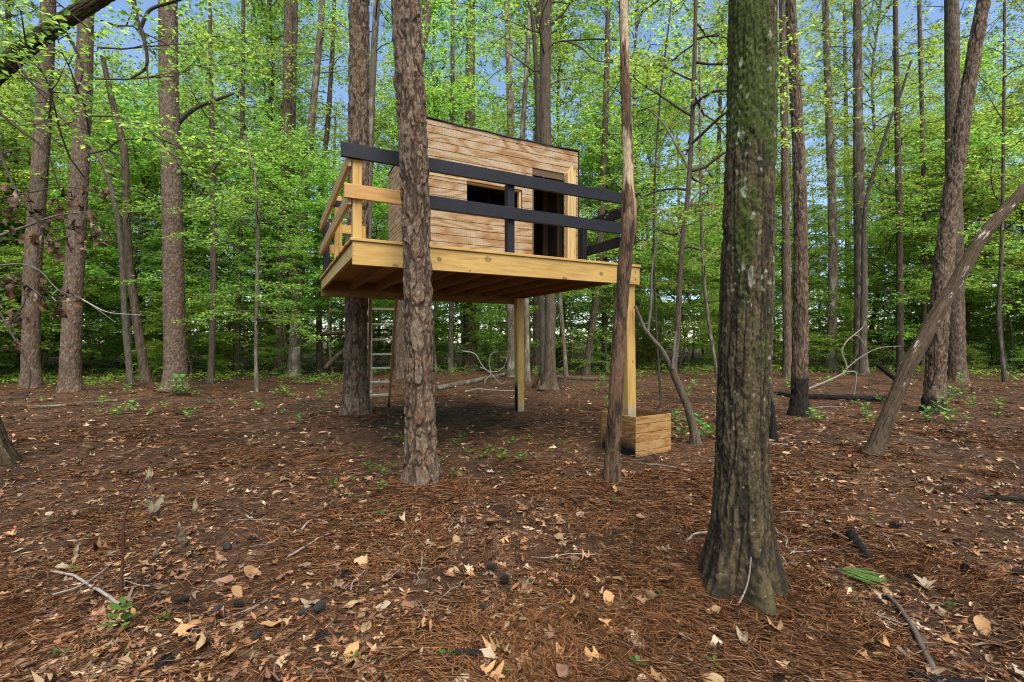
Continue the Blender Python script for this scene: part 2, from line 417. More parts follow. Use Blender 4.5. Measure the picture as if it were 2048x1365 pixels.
def build_tree_house():
    # deck boards along the front
    bw, gap = 0.138, 0.006
    y = -0.018; k = 0
    while y < W + 0.03:
        y1 = min(y + bw, W + 0.045)
        dz = random.uniform(-0.002, 0.002)
        box('deck_board', (-0.02 - random.random() * 0.01, y, DZ - 0.030 + dz), (L + 0.005 + random.random() * 0.01, y1, DZ + dz), M['pine_board'], TH, 0.004)
        y = y1 + gap; k += 1
    # frame
    fas = mat_board('fascia_board', LT, MD, DK, knots=((0.88 - L / 2 - 0.0, 0.005, 0.030, 0.028, 0.8), (1.45 - L / 2, 0.05, 0.05, 0.035, 0.7), (3.02 - L / 2, -0.01, 0.032, 0.03, 0.75), (2.47 - L / 2, -0.105, 0.04, 0.025, 0.8), (0.42 - L / 2, -0.10, 0.035, 0.022, 0.7), (1.23 - L / 2, -0.095, 0.012, 0.012, 0.8)), randoff=False, green=0.08)
    fb = box('fascia_board', (0, 0, 2.157), (L, 0.038, 2.388), fas, TH, 0.004)
    me = None
    for z in (2.20, 2.245, 2.29, 2.33):
        q = box('nail', (0.008, -0.003, z), (0.014, 0.002, z + 0.006), M['nail'], TH, 0); q.parent = fb; q.location = Vector(q.location) - Vector(fb.location)
    def bolt(u, z):
        bm = bmesh.new(); bmesh.ops.create_cone(bm, cap_ends=True, segments=8, radius1=0.013, radius2=0.011, depth=0.014)
        bmesh.ops.rotate(bm, verts=bm.verts, cent=(0, 0, 0), matrix=Matrix.Rotation(math.pi / 2, 3, 'X'))
        mm = bpy.data.meshes.new('bolt'); bm.to_mesh(mm); bm.free()
        link('bolt', mm, M['metal'], fb, loc=tuple(Vector((u, -0.006, z)) - Vector(fb.location)))
    bolt(L - 0.075, 2.335); bolt(L - 0.075, 2.235)
    box('rim_board', (0.0, 0.040, 2.233), (0.038, W - 0.04, 2.372), M['pine_board_y'] if False else mat_board('rim_timber', (0.60, 0.44, 0.20), (0.52, 0.36, 0.15), (0.38, 0.23, 0.08), grain_axis=1, green=0.2), TH, 0.003)
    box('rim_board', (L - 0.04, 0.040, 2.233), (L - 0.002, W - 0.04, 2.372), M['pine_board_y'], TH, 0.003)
    for k in range(8):
        u = 0.43 + k * 0.405
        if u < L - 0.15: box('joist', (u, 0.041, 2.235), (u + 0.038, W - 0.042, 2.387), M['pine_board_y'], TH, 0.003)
    box('back_beam', (0.0, W - 0.038, 2.125), (L, W, 2.386), M['beam'], TH, 0.003)
    box('back_beam', (0.0, W + 0.002, 2.125), (L, W + 0.04, 2.386), M['beam'], TH, 0.003)
    # support posts (six by six), each slightly out of plumb
    post_m = mat_board('support_post', LT, MD, DK, grain_axis=2, grey_foot=(-0.60, -0.42), knots=((0.02, 0.05, 0.02, 0.02, 0.6),), randoff=False)
    post_c = mat_board('charred_post', LT, MD, DK, grain_axis=2, grey_foot=(-0.95, -0.75), char=(-0.42, -0.30, 0, -0.0698), randoff=False)
    p = box('support_post', (3.49, 0.042, -0.06), (3.63, 0.182, 2.232), post_m, TH, 0.006, tilt=(0, math.radians(-1.0), 0))
    p['label'] = 'square timber post with a grey weathered foot standing in the planter'
    p = box('support_post', (3.46, W - 0.185, -0.06), (3.60, W - 0.045, 2.232), post_c, TH, 0.006, tilt=(0, math.radians(-0.6), 0))
    p['label'] = 'rear square timber post scorched black at its foot'
    # railing posts (four by four)
    def rpost(u, v, z1, mat, label=None):
        o = box('railing_post', (u - 0.0445, v - 0.0445, DZ + 0.002), (u + 0.0445, v + 0.0445, z1), mat, TH, 0.004)
        return o
    rpost(0.052, 0.086, 3.225, M['post_z'])
    rpost(1.76, 0.086, 3.225, M['paint'])
    rpost(3.515, 0.086, 3.225, M['paint'])
    rpost(0.048, 1.55, 3.245, M['post_z'])
    rpost(0.048, 3.0, 3.26, M['paint'])
    rpost(3.55, 1.12, 3.255, M['paint'])
    rpost(0.60, 3.06, 3.255, M['post_z'])
    cap = box('painted_post_top', (0.0015, 1.5035, 3.10), (0.0945, 1.5965, 3.19), M['paint'], TH, 0.003)
    # rails (two by six), outer side
    def rail(lo, hi, mat, tilt=(0, 0, 0)): return box('rail_board', lo, hi, mat, TH, 0.004, tilt=tilt)
    rail((-0.105, 0.001, 3.200), (3.50, 0.039, 3.341), M['paint'])
    rail((-0.075, 0.001, 2.805), (0.755, 0.039, 2.945), mat_board('rail_wood', (0.50, 0.29, 0.10), (0.44, 0.235, 0.075), (0.30, 0.15, 0.045)), )
    rail((0.76, 0.001, 2.805), (3.50, 0.039, 2.945), M['paint'])
    side_w = mat_board('side_rail_wood', (0.46, 0.31, 0.15), (0.38, 0.24, 0.11), (0.25, 0.15, 0.06), grain_axis=1)
    rail((-0.0405, 0.042, 3.125), (-0.0025, 3.10, 3.265), side_w)
    rail((-0.0405, 0.042, 2.75), (-0.0025, 3.10, 2.89), side_w)
    rail((3.5965, 0.042, 3.125), (3.6345, 1.24, 3.265), M['paint'])
    rail((3.5965, 0.042, 2.72), (3.6345, 1.24, 2.86), M['paint'])
    rail((0.0, 3.106, 3.13), (0.66, 3.144, 3.27), M['pine_board'])
    rail((0.0, 3.106, 2.79), (0.66, 3.144, 2.93), M['pine_board'])
    # ---- cabin
    u0, u1, v0, v1 = 1.06, 3.50, 1.20, 3.22
    zf, zb = 4.325, 4.20
    g = 0.1016
    win = (1.667, 2.520, 3.20, 3.595); door = (2.692, 3.25, DZ, 3.85)
    fw = empty('front_wall', (0, 0, 0)); fw.parent = TH
    lw = empty('left_wall', (0, 0, 0)); lw.parent = TH
    rw = empty('right_wall', (0, 0, 0)); rw.parent = TH
    bk = empty('back_wall', (0, 0, 0)); bk.parent = TH
    def slabs(a0, a1, z0, z1, holes):
        segs = [(a0, a1)]
        for (h0, h1, hz0, hz1) in holes:
            if hz0 < z1 - 1e-4 and hz1 > z0 + 1e-4:
                ns = []
                for (s, e) in segs:
                    if h1 <= s or h0 >= e: ns.append((s, e)); continue
                    if h0 > s: ns.append((s, h0))
                    if h1 < e: ns.append((h1, e))
                segs = ns
        return segs
    def clad(parent, axis, a0, a1, pos, thick, zt, holes, ztop_fn=None, mat=M['siding']):
        z = DZ + 0.004; cuts = sorted(set([round(h[2], 4) for h in holes] + [round(h[3], 4) for h in holes]))
        rows = []; zz = z
        while zz < zt - 0.01:
            rows.append((zz, min(zz + g, zt))); zz += g
        for (z0, z1) in rows:
            inner = [c for c in cuts if z0 + 0.012 < c < z1 - 0.012]
            zs = [z0] + inner + [z1]
            for a, b_ in zip(zs[:-1], zs[1:]):
                for (s, e) in slabs(a0, a1, a, b_, holes):
                    gp = 0.0030
                    zlo, zhi = a + (gp if a == z0 else 0), b_ - (gp if b_ == z1 else 0)
                    if ztop_fn is None:
                        lo = (s, pos, zlo) if axis == 0 else (pos, s, zlo); hi = (e, pos + thick, zhi) if axis == 0 else (pos + thick, e, zhi)
                        box('siding_plank', lo, hi, mat, parent, 0.003, own=True)
                    else:
                        lo = (pos, s, zlo); hi = (pos + thick, e, zhi)
                        box('siding_plank', lo, hi, mat, parent, 0.003, own=True)
    clad(fw, 0, u0, u1, v0 - 0.012, 0.012, zf - 0.004, [win, door])
    clad(lw, 1, v0 + 0.001, v1, u0 - 0.012, 0.012, zb + 0.02, [])
    clad(rw, 1, v0 + 0.001, v1, u1, 0.012, zb + 0.02, [])
    # backing sheets (thin, behind the grooves)
    shm = mat_flat('groove_shade', (0.10, 0.06, 0.032), 0.9)  # groove shadow put into the backing's dark colour
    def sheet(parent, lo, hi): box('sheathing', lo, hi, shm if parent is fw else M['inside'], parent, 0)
    yb0, yb1 = v0 + 0.0015, v0 + 0.012
    sheet(fw, (u0, yb0, DZ + 0.001), (win[0], yb1, zf - 0.01))
    sheet(fw, (win[0] + 0.0, yb0, DZ + 0.001), (win[1], yb1, win[2]))
    sheet(fw, (win[0], yb0, win[3]), (win[1], yb1, zf - 0.01))
    sheet(fw, (win[1], yb0, DZ + 0.001), (door[0], yb1, zf - 0.01))
    sheet(fw, (door[0], yb0, door[3]), (door[1], yb1, zf - 0.01))
    sheet(fw, (door[1], yb0, DZ + 0.001), (u1 - 0.0, yb1, zf - 0.01))
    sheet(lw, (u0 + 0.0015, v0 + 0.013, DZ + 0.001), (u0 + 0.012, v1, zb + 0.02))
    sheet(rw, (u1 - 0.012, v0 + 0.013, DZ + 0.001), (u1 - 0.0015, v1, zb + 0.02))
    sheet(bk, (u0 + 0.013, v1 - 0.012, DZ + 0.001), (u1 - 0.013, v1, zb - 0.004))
    # studs and plates seen through the openings
    sm = mat_board('stud_wood', (0.12, 0.08, 0.034), (0.095, 0.06, 0.024), (0.06, 0.036, 0.014), grain_axis=2)  # darkened along with the sheathing to keep the openings dark
    for u in (1.5, 1.95, 2.4, 2.85, 3.3): box('stud', (u, v1 - 0.103, DZ + 0.045), (u + 0.038, v1 - 0.014, zb - 0.1), sm, bk, 0.003)
    box('bottom_plate', (u0 + 0.015, v1 - 0.103, DZ + 0.003), (u1 - 0.015, v1 - 0.014, DZ + 0.042), sm, bk, 0.003)
    for v in (1.6, 2.05, 2.5): box('stud', (u1 - 0.103, v, DZ + 0.045), (u1 - 0.014, v + 0.038, zb - 0.1), sm, rw, 0.003)
    box('stud', (2.86, v0 + 0.55, DZ + 0.003), (2.945, v0 + 0.588, 4.1), sm, rw, 0.003)
    # window trim, panel joint, door jamb
    tm = mat_board('trim_wood', (0.58, 0.40, 0.19), (0.50, 0.32, 0.13), (0.36, 0.20, 0.07))
    box('window_frame', (win[0], v0 + 0.014, win[3] - 0.018), (win[1], v0 + 0.08, win[3]), tm, fw, 0.003)
    box('window_frame', (win[1] - 0.034, v0 + 0.014, win[2]), (win[1], v0 + 0.08, win[3] - 0.02), tm, fw, 0.003)
    box('window_frame', (win[0], v0 + 0.014, win[2]), (win[1] - 0.036, v0 + 0.08, win[2] + 0.03), tm, fw, 0.003)
    box('panel_joint', (u0 + 0.002, v0 - 0.019, win[3] - 0.003), (win[0] + 0.0, v0 - 0.0135, win[3] + 0.014), tm, fw, 0.002)
    box('door_frame', (door[0], v0 + 0.014, DZ + 0.002), (door[0] + 0.038, v0 + 0.10, door[3]), sm, fw, 0.003)
    # raw door post with a split top
    bm = bmesh.new()
    for (a, b_, y0, y1, zt) in ((3.255, 3.30, 1.105, 1.182, 3.97), (3.302, 3.35, 1.10, 1.18, 4.03), (3.352, 3.402, 1.108, 1.184, 3.99)):
        r = bmesh.ops.create_cube(bm, size=1.0)
        for v in r['verts']:
            top = v.co.z > 0
            v.co = Vector(((a + b_) / 2 + v.co.x * (b_ - a), (y0 + y1) / 2 + v.co.y * (y1 - y0), (zt + (v.co.x * 0.06) if top else DZ + 0.002)))
    mm = bpy.data.meshes.new('door_post'); bm.to_mesh(mm); bm.free()
    link('door_post', mm, mat_board('door_post_wood', (0.66, 0.48, 0.22), (0.56, 0.38, 0.16), (0.36, 0.21, 0.08), grain_axis=2, randoff=False), fw)
    box('corner_trim', (u1 + 0.0125, v0 - 0.014, DZ + 0.003), (u1 + 0.022, v0 + 0.03, zf - 0.008), M['roof'], fw, 0)
    # roof: thin felt-covered sheet sagging a little along the front edge
    nx, ny = 24, 8
    V = []; 
    for t in (0, 1):
        for j in range(ny + 1):
            for i in range(nx + 1):
                u = u0 - 0.022 + (u1 - u0 + 0.044) * i / nx; v = v0 - 0.028 + (v1 - v0 + 0.06) * j / ny
                z = zf + (zb - zf) * j / ny + 0.006 * math.sin(i * 0.9) * (1 - j / ny) - 0.02 * math.sin(math.pi * i / nx) * (1 - j / ny) + 0.008
                V.append((u, v, z + 0.014 * t))
    V = np.array(V); n = (nx + 1) * (ny + 1); Fq = []
    for j in range(ny):
        for i in range(nx):
            a = j * (nx + 1) + i
            Fq.append((a, a + nx + 1, a + nx + 2, a + 1)); Fq.append((n + a, n + a + 1, n + a + nx + 2, n + a + nx + 1))
    for i in range(nx):
        Fq.append((i, i + 1, n + i + 1, n + i)); a = ny * (nx + 1) + i; Fq.append((a, n + a, n + a + 1, a + 1))
    for j in range(ny):
        a = j * (nx + 1); Fq.append((a, n + a, n + a + nx + 1, a + nx + 1)); a += nx; Fq.append((a, a + nx + 1, n + a + nx + 1, n + a))
    roof = link('roof', mesh_np('roof', V, np.array(Fq), smooth=False), M['roof'], TH)
    for u in np.linspace(u0 + 0.06, u1 - 0.06, 5): box('rafter', (u - 0.019, v0 + 0.014, zb - 0.09), (u + 0.019, v1 - 0.014, zb - 0.012), sm, roof, 0)
build_tree_house()

# ------------------------------------------------------------------ ladder
def beam_between(name, a, b, w, t, mat, parent, side):
    """rectangular bar from a to b; w along 'side' direction, t along the other"""
    a = Vector(a); b = Vector(b); d = (b - a); l = d.length; z = d.normalized()
    x = (Vector(side) - z * z.dot(Vector(side))).normalized(); y = z.cross(x)
    me = box_mesh(name, w, t, l, 0.003)
    o = link(name, me, mat, parent)
    o.matrix_local = Matrix.Translation((a + b) / 2) @ Matrix((x, y, z)).transposed().to_4x4()
    return o

def build_ladder():
    c, s = math.cos(TH_A), math.sin(TH_A)
    top_r = P(792, 596, 8.22); bot_r = P(777, 812, 9.45); bot_r[2] = gz(bot_r[0], bot_r[1]) - 0.04
    off = np.array([-0.46 * c, -0.46 * s, 0]) * 0.95
    top_l = top_r + off; bot_l = bot_r + off * 0.92
    root = empty('ladder', (bot_r[0], bot_r[1], 0))
    tag(root, 'wooden ladder with seven pale rungs leaning against the back of the deck', 'ladder')
    o = np.array(root.location)
    lm = mat_board('ladder_rail', (0.34, 0.20, 0.075), (0.28, 0.155, 0.052), (0.19, 0.10, 0.035), grain_axis=2, char=(-1.0, -0.72, None, 0), randoff=False)
    beam_between('ladder_rail', bot_r - o, top_r - o, 0.038, 0.089, lm, root, (c, s, 0))
    beam_between('ladder_rail', bot_l - o, top_l - o, 0.038, 0.089, lm, root, (c, s, 0))
    rm = mat_board('rung_wood_lit', (0.80, 0.74, 0.60), (0.72, 0.65, 0.51), (0.56, 0.48, 0.35))  # paler than the rails: bright edge light put into the rung colour
    for k, py in enumerate((617, 647, 677, 706, 733.5, 761, 787)):
        t = 0.5; lo_, hi_ = 0.0, 1.0
        for _ in range(30):
            t = (lo_ + hi_) / 2; q = bot_r + (top_r - bot_r) * t
            yy = 680 - (q[2] - CAMZ) / q[1] * F
            if yy > py: lo_ = t
            else: hi_ = t
        a = bot_r + (top_r - bot_r) * t - o; b = bot_l + (top_l - bot_l) * t - o
        ins = (b - a) / np.linalg.norm(b - a) * 0.02
        beam_between('rung', a + ins, b - ins, 0.095, 0.036, rm, root, (-s, c, -0.0))
build_ladder()

# ------------------------------------------------------------------ planter box round the front post
def build_planter():
    cx, cy_ = 1.565, 5.93
    rz = math.radians(31)
    root = empty('planter_box', (cx, cy_, gz(cx, cy_) - 0.02), rz)
    tag(root, 'square plywood planter box scorched at the base round the deck post', 'planter')
    s = 0.61 / 2; h = 0.49; t = 0.016
    sm = mat_siding('planter_siding', charz=(0.17, 0.42, 0, -0.27), tint=(0.72, 0.56, 0.30), fig=1.7); sm2 = mat_siding('planter_siding_shaded', charz=(0.0, 0.15, 0, -0.60), tint=(0.40, 0.27, 0.17))  # back and right panels darker: the box's inner shade put into their tint
    def wall(name, label, lo, hi, m):
        w = empty(name, (0, 0, 0)); w.parent = root; w['label'] = label
        z = -0.06
        zs = [-0.06, 0.08, 0.185, 0.29, 0.395, h]
        for a, b in zip(zs[:-1], zs[1:]):
            box('siding_plank', (lo[0], lo[1], a + 0.0022), (hi[0], hi[1], b - 0.0022), m, w, 0.003, own=True)
        return w
    smf = mat_siding('planter_right', charz=(-0.05, 0.16, None, 0), tint=(0.82, 0.64, 0.36), fig=1.7)
    wall('front_panel', 'warm brown grooved panel facing the camera', (-s, -s, 0), (s, -s + t, 0), smf)
    wall('side_panel', 'grooved panel blackened by fire along its lower edge', (-s, -s + t + 0.001, 0), (-s + t, s - t - 0.001, 0), sm)
    wall('back_panel', 'back panel', (-s, s - t, 0), (s, s, 0), sm2)
    wall('side_panel', 'right panel', (s - t, -s + t + 0.001, 0), (s, s - t - 0.001, 0), sm2)
    for (x, y) in ((-1, -1), (1, -1), (-1, 1), (1, 1)):
        xx, yy = x * (s - t - 0.021), y * (s - t - 0.021)
        box('corner_block', (xx - 0.018, yy - 0.018, -0.05), (xx + 0.018, yy + 0.018, h - 0.16), M['inside'], root, 0)
    box('soil', (-s + t + 0.002, -s + t + 0.002, -0.06), (s - t - 0.002, s - t - 0.002, 0.10), M['soil'], root, 0)
build_planter()

# ------------------------------------------------------------------ trunks
def catmull(pts, n_per):
    pts = np.asarray(pts, float)
    p = np.vstack([2 * pts[0] - pts[1], pts, 2 * pts[-1] - pts[-2]])
    out = []
    for i in range(1, len(p) - 2):
        t = np.linspace(0, 1, n_per, endpoint=False)[:, None]
        a, b, c, d = p[i - 1], p[i], p[i + 1], p[i + 2]
        out.append(0.5 * ((2 * b) + (c - a) * t + (2 * a - 5 * b + 4 * c - d) * t ** 2 + (3 * b - a - 3 * c + d) * t ** 3))
    out.append(p[-2][None]); return np.vstack(out)

def resample(path, rad, ds_fn):
    seg = np.linalg.norm(np.diff(path, axis=0), axis=1); s = np.concatenate([[0], np.cumsum(seg)])
    out = [0.0]
    while out[-1] < s[-1] - 1e-6:
        zc = np.interp(out[-1], s, path[:, 2]); out.append(min(s[-1], out[-1] + ds_fn(zc)))
    q = np.array(out)
    return np.stack([np.interp(q, s, path[:, k]) for k in range(3)], -1), np.interp(q, s, rad), q

def voronoi_bark(th, h, circ, cw, ch, seed):
    """returns F2-F1, cell random, local height in cell; th in 0..1 around"""
    nc = max(4, int(round(circ / cw)))
    u = th * nc; v = h / ch
    iu = np.floor(u).astype(int); iv = np.floor(v).astype(int)
    f1 = np.full(u.shape, 9.0); f2 = np.full(u.shape, 9.0); cid = np.zeros(u.shape); lv = np.zeros(u.shape); lu = np.zeros(u.shape)
    for dv in (-1, 0, 1):
        for du in (-1, 0, 1):
            cu = (iu + du) % nc; cv = iv + dv
            ha = _H[(cu * 31 + cv * 17 + seed) % 512, (cu * 11 + cv * 71 + seed * 3) % 512]
            hb = _H[(cu * 13 + cv * 41 + seed * 7 + 5) % 512, (cu * 91 + cv * 7 + seed) % 512]
            hc = _H[(cu * 5 + cv * 3 + seed * 11 + 77) % 512, (cu * 37 + cv * 29 + seed) % 512]
            ox = (iu + du) + 0.5 + (ha - 0.5) * 0.75 + 0.5 * (cv % 2) - 0.25; oy = cv + 0.5 + (hb - 0.5) * 0.8
            dx = u - ox; dy = v - oy
            d = np.maximum(np.abs(dx) * 1.08, np.abs(dy) * 0.92) * 0.55 + np.hypot(dx, dy) * 0.45
            n1 = d < f1
            f2 = np.where(n1, f1, np.minimum(f2, d)); cid = np.where(n1, hc, cid); lv = np.where(n1, dy, lv); lu = np.where(n1, dx, lu); f1 = np.where(n1, d, f1)
    return f2 - f1, cid, lv, lu

def trunk_arrays(pts, radii, nth, ds_fn, bark, seed, flare=0.0, roots=0, char=0.0, moss=False):
    path = catmull(pts, 12); rr = catmull(np.stack([radii, radii, radii], -1), 12)[:, 0]
    ctr, r, s = resample(path, rr, ds_fn)
    n = len(ctr)
    tan = np.gradient(ctr, axis=0); tan /= np.linalg.norm(tan, axis=1)[:, None]
    ref = np.array([0, 1.0, 0]) if abs(tan[:, 1]).mean() < 0.8 else np.array([1.0, 0, 0])
    n1 = np.cross(np.broadcast_to(ref, tan.shape), tan); n1 /= np.linalg.norm(n1, axis=1)[:, None]
    n2 = np.cross(tan, n1)
    th = np.arange(nth) / nth
    TH_, S = np.meshgrid(th, s); R = np.repeat(r[:, None], nth, 1)
    ang = TH_ * 2 * np.pi
    circ = float(2 * np.pi * np.median(r[: max(4, n // 2)]))
    HZ = np.repeat((ctr[:, 2] - ctr[0, 2])[:, None], nth, 1)
    # flare
    if flare:
        fl = np.exp(-S / max(0.22, flare))
        if roots:
            fl = fl * (1 + 0.55 * np.cos(ang * roots + seed) + 0.3 * np.cos(ang * (roots + 2) + seed * 2.1))
        R = R * (1 + (0.72 if roots else 0.42) * np.clip(fl, 0, 3) * (1 + 0.5 * (fbm(TH_ * 9, S * 6 + seed, 9, 2) - 0.5)))
    big = fbm(TH_ * 4, S * 1.3 + seed, 4, 3) - 0.5
    R = R * (1 + 0.10 * big)
    pu = 16
    if bark == 'pine':
        wt = TH_ + 0.020 * (fbm(TH_ * 10, S * 6, 10, 3) - 0.5)
        na = fbm(wt * 9, S * 2.6 + seed, 9, 3); nb_ = fbm(wt * 15, S * 6.5 + seed * 3, 15, 3)
        fa = np.abs(2 * na - 1) ; fb_ = np.abs(2 * nb_ - 1)
        fine = fbm(TH_ * 64, S * 55, 64, 3); fine1 = fbm(TH_ * 26, S * 12 + 5, 26, 3)
        jag = 0.10 * (fine1 - 0.5) + 0.05 * (fine - 0.5)
        up = sstep(0.03, 0.15, fa + jag) * (0.30 + 0.70 * sstep(0.03, 0.13, fb_ + jag))
        q = fbm(wt * 13, S * 9.5 + seed * 1.7, 13, 3) * 7.0 + 0.5 * (fine - 0.5) + fbm(TH_ * 30, S * 9.5, 30, 2) * 1.6
        lvl = np.floor(q); fr = q - lvl
        ter = lvl + sstep(0.82, 1.0, fr)
        cid = _H[(lvl.astype(int) * 37 + np.floor(na * 9).astype(int) * 11 + np.floor(nb_ * 9).astype(int) * 5 + seed) % 512, (lvl.astype(int) * 91 + seed * 3) % 512]
        k = min(1.0, circ / 0.6)
        disp = k * (0.017 * (up - 0.6) + 0.0050 * (ter - 4.0) * (0.35 + 0.65 * up) + 0.003 * (fine - 0.5))
        grey = np.array([0.142, 0.112, 0.088]); red = np.array([0.112, 0.056, 0.034]); brown = np.array([0.072, 0.049, 0.036]); crack = np.array([0.026, 0.018, 0.014])
        low = np.exp(-HZ / 2.6)
        c = brown + (grey - brown) * sstep(0.25, 0.75, 0.55 * cid + 0.45 * fine1)[..., None]
        c = c + (red - c) * np.clip(sstep(0.48, 0.72, 0.65 * (1 - cid) + 0.35 * fine1) * (0.45 + 0.55 * low), 0, 1)[..., None]
        c = c * (0.6 + 0.8 * fine)[..., None]
        edge_ = sstep(0.80, 0.9, fr) * (1 - sstep(0.93, 1.0, fr)) * up
        c = c + (np.array([0.25, 0.215, 0.185]) - c) * (0.5 * edge_)[..., None]
        c = crack + (c - crack) * (0.25 + 0.75 * up)[..., None]
    elif bark == 'pine_small':
        cw, ch = (0.062, 0.150) if bark == 'pine' else (0.068, 0.078)
        rough_ = 1.0 if bark == 'pine' else 0.6
        wu = TH_ + (0.030 * (fbm(TH_ * 12, S * 7, 12, 3) - 0.5) + 0.022 * (fbm(TH_ * 40, S * 26, 40, 2) - 0.5)) * rough_ * min(1.0, 0.85 / circ)
        wh = S + 0.09 * rough_ * (fbm(TH_ * 14, S * 9 + 9, 14, 3) - 0.5) + 0.03 * (fbm(TH_ * 48, S * 40 + 2, 48, 2) - 0.5)
        e, cid, lv, lu = voronoi_bark(wu % 1.0, wh, circ, cw, ch, seed)
        e2, cid2, lv2, lu2 = voronoi_bark((wu + 0.37 + 0.01 * (fbm(TH_ * 60, S * 30, 60, 2) - 0.5)) % 1.0, wh + 4.1, circ, cw * 0.52, ch * 0.36, seed + 9)
        ew = e + 0.10 * (fbm(TH_ * 56, S * 34, 56, 3) - 0.5)
        hz = sstep(0.75, 1.35, np.abs(lv) / (np.abs(lu) + 0.08))
        up = np.maximum(sstep(0.0, 0.15, ew), hz * (0.62 if bark == 'pine' else 0.35)); dome = sstep(0.0, 0.5, e)
        fine = fbm(TH_ * 64, S * 55, 64, 3); fine1 = fbm(TH_ * 24, S * 14 + 5, 24, 3)
        furrow = sstep(0.60, 0.72, fbm(TH_ * 14, S * 1.5 + seed, 14, 3)) * rough_
        k = min(1.0, circ / 0.6)
        disp = k * (0.0095 * up + 0.0015 * dome + 0.006 * (cid - 0.5) + 0.006 * (0.3 - lv) * up + 0.0045 * (cid2 - 0.5) * up + 0.002 * sstep(0.0, 0.12, e2) + 0.004 * (fine - 0.5) + 0.005 * (fine1 - 0.5) - 0.010 * furrow)
        grey = np.array([0.135, 0.110, 0.092]); red = np.array([0.098, 0.055, 0.038]); brown = np.array([0.078, 0.056, 0.044]); orange = np.array([0.29, 0.105, 0.042]); crack = np.array([0.050, 0.034, 0.027])
        c = brown[None, None] + (grey - brown) * sstep(0.15, 0.75, 0.6 * cid + 0.4 * fine1)[..., None]
        low = np.exp(-HZ / 2.4)
        rd = np.clip(sstep(0.40, 0.75, 0.7 * cid2 + 0.3 * fine1) * (0.3 + 0.6 * low), 0, 1)
        c = c + (red - c) * rd[..., None]
        c = c + (orange - c) * ((cid2 > 0.985) & (low > 0.25))[..., None] * 0.7
        c = c * (0.65 + 0.7 * fine)[..., None]
        rim = sstep(0.02, 0.09, ew) * (1 - sstep(0.12, 0.22, ew)) * sstep(-0.1, 0.35, lv)
        c = c + (np.array([0.25, 0.215, 0.185]) - c) * (0.6 * rim)[..., None]
        c = crack + (c - crack) * (0.35 + 0.65 * up * (1 - 0.7 * furrow))[..., None]
    elif bark == 'snag':
        rd = fbm(TH_ * 10, S * 5 + seed, 10, 4); fine = fbm(TH_ * 32, S * 22, 32, 3)
        vert = fbm(TH_ * 40, S * 3.0, 40, 3)
        peel = sstep(0.50, 0.53, fbm(TH_ * 3, S * 2.4 + 2.0, 3, 3) * 0.72 + 0.28 * vert) * sstep(2.5, 3.1, S)
        disp = 0.018 * (rd - 0.5) + 0.010 * (fine - 0.5) + 0.007 * (vert - 0.5) - 0.010 * peel
        brown = np.array([0.120, 0.074, 0.048]); dark = np.array([0.028, 0.021, 0.016]); pale = np.array([0.40, 0.32, 0.235])
        c = dark + (brown - dark) * sstep(0.3, 0.6, rd * 0.6 + fine * 0.4)[..., None]
        c = c + (pale - c) * peel[..., None]
    else:
        rdg = 1 - np.abs(2 * fbm(TH_ * pu, S * 2.6 + seed, pu, 3) - 1)
        rdg2 = 1 - np.abs(2 * fbm(TH_ * 36, S * 9.0 + seed * 2, 36, 3) - 1)
        fine = fbm(TH_ * 64, S * 45 + seed, 64, 3)
        k = min(1.0, circ / 0.5)
        if bark == 'smooth':
            disp = 0.004 * (fine - 0.5) * k + 0.006 * (rdg - 0.6) * k
            base = np.array([0.140, 0.118, 0.095]); dark = np.array([0.052, 0.042, 0.033])
        elif bark == 'moss':
            wt = TH_ + 0.012 * (fbm(TH_ * 14, S * 8, 14, 3) - 0.5)
            fu = np.abs(2 * fbm(wt * 20, S * 2.2 + seed, 20, 3) - 1); fu2 = np.abs(2 * fbm(wt * 34, S * 6.5 + seed, 34, 3) - 1)
            fine3 = fbm(TH_ * 96, S * 80 + seed, 96, 2); ci3 = fbm(TH_ * 28, S * 16 + 3, 28, 3)
            rdgm = sstep(0.0, 0.22, fu + 0.1 * (fine - 0.5)) * (0.5 + 0.5 * sstep(0.0, 0.2, fu2 + 0.1 * (fine - 0.5)))
            disp = k * (0.009 * (rdgm - 0.6) + 0.007 * (ci3 - 0.5) + 0.009 * (fine - 0.5) + 0.006 * (fine3 - 0.5))
            base = np.array([0.066, 0.051, 0.030]) * (0.5 + 1.0 * ci3)[..., None] * (0.6 + 0.8 * fine3)[..., None]; dark = np.array([0.022, 0.017, 0.012]); rdg = rdgm; rdg2 = rdgm * 0.7 + 0.3 * fine
        else:
            disp = k * (0.016 * (rdg - 0.7) + 0.010 * (rdg2 - 0.7) + 0.004 * (fine - 0.5))
            base = np.array([0.110, 0.087, 0.067]); dark = np.array([0.034, 0.026, 0.020])
        t = sstep(0.45, 0.95, 0.35 * rdg + 0.35 * rdg2 + 0.3 * fine + 0.12)
        c = dark + (base - dark) * t[..., None]
        if bark == 'lichen':
            lich = sstep(0.66, 0.70, fbm(TH_ * 7, S * 6 + seed, 7, 4) * 0.7 + 0.3 * fine) * sstep(0.4, 0.8, S); c = c * np.array([0.74, 0.68, 0.6]); c = c + (np.array([0.36, 0.34, 0.31]) - c) * lich[..., None]
        if bark == 'smooth':
            lich = sstep(0.58, 0.66, fbm(TH_ * 6, S * 4 + seed, 6, 4)); c = c + (np.array([0.30, 0.28, 0.25]) - c) * (0.6 * lich)[..., None]
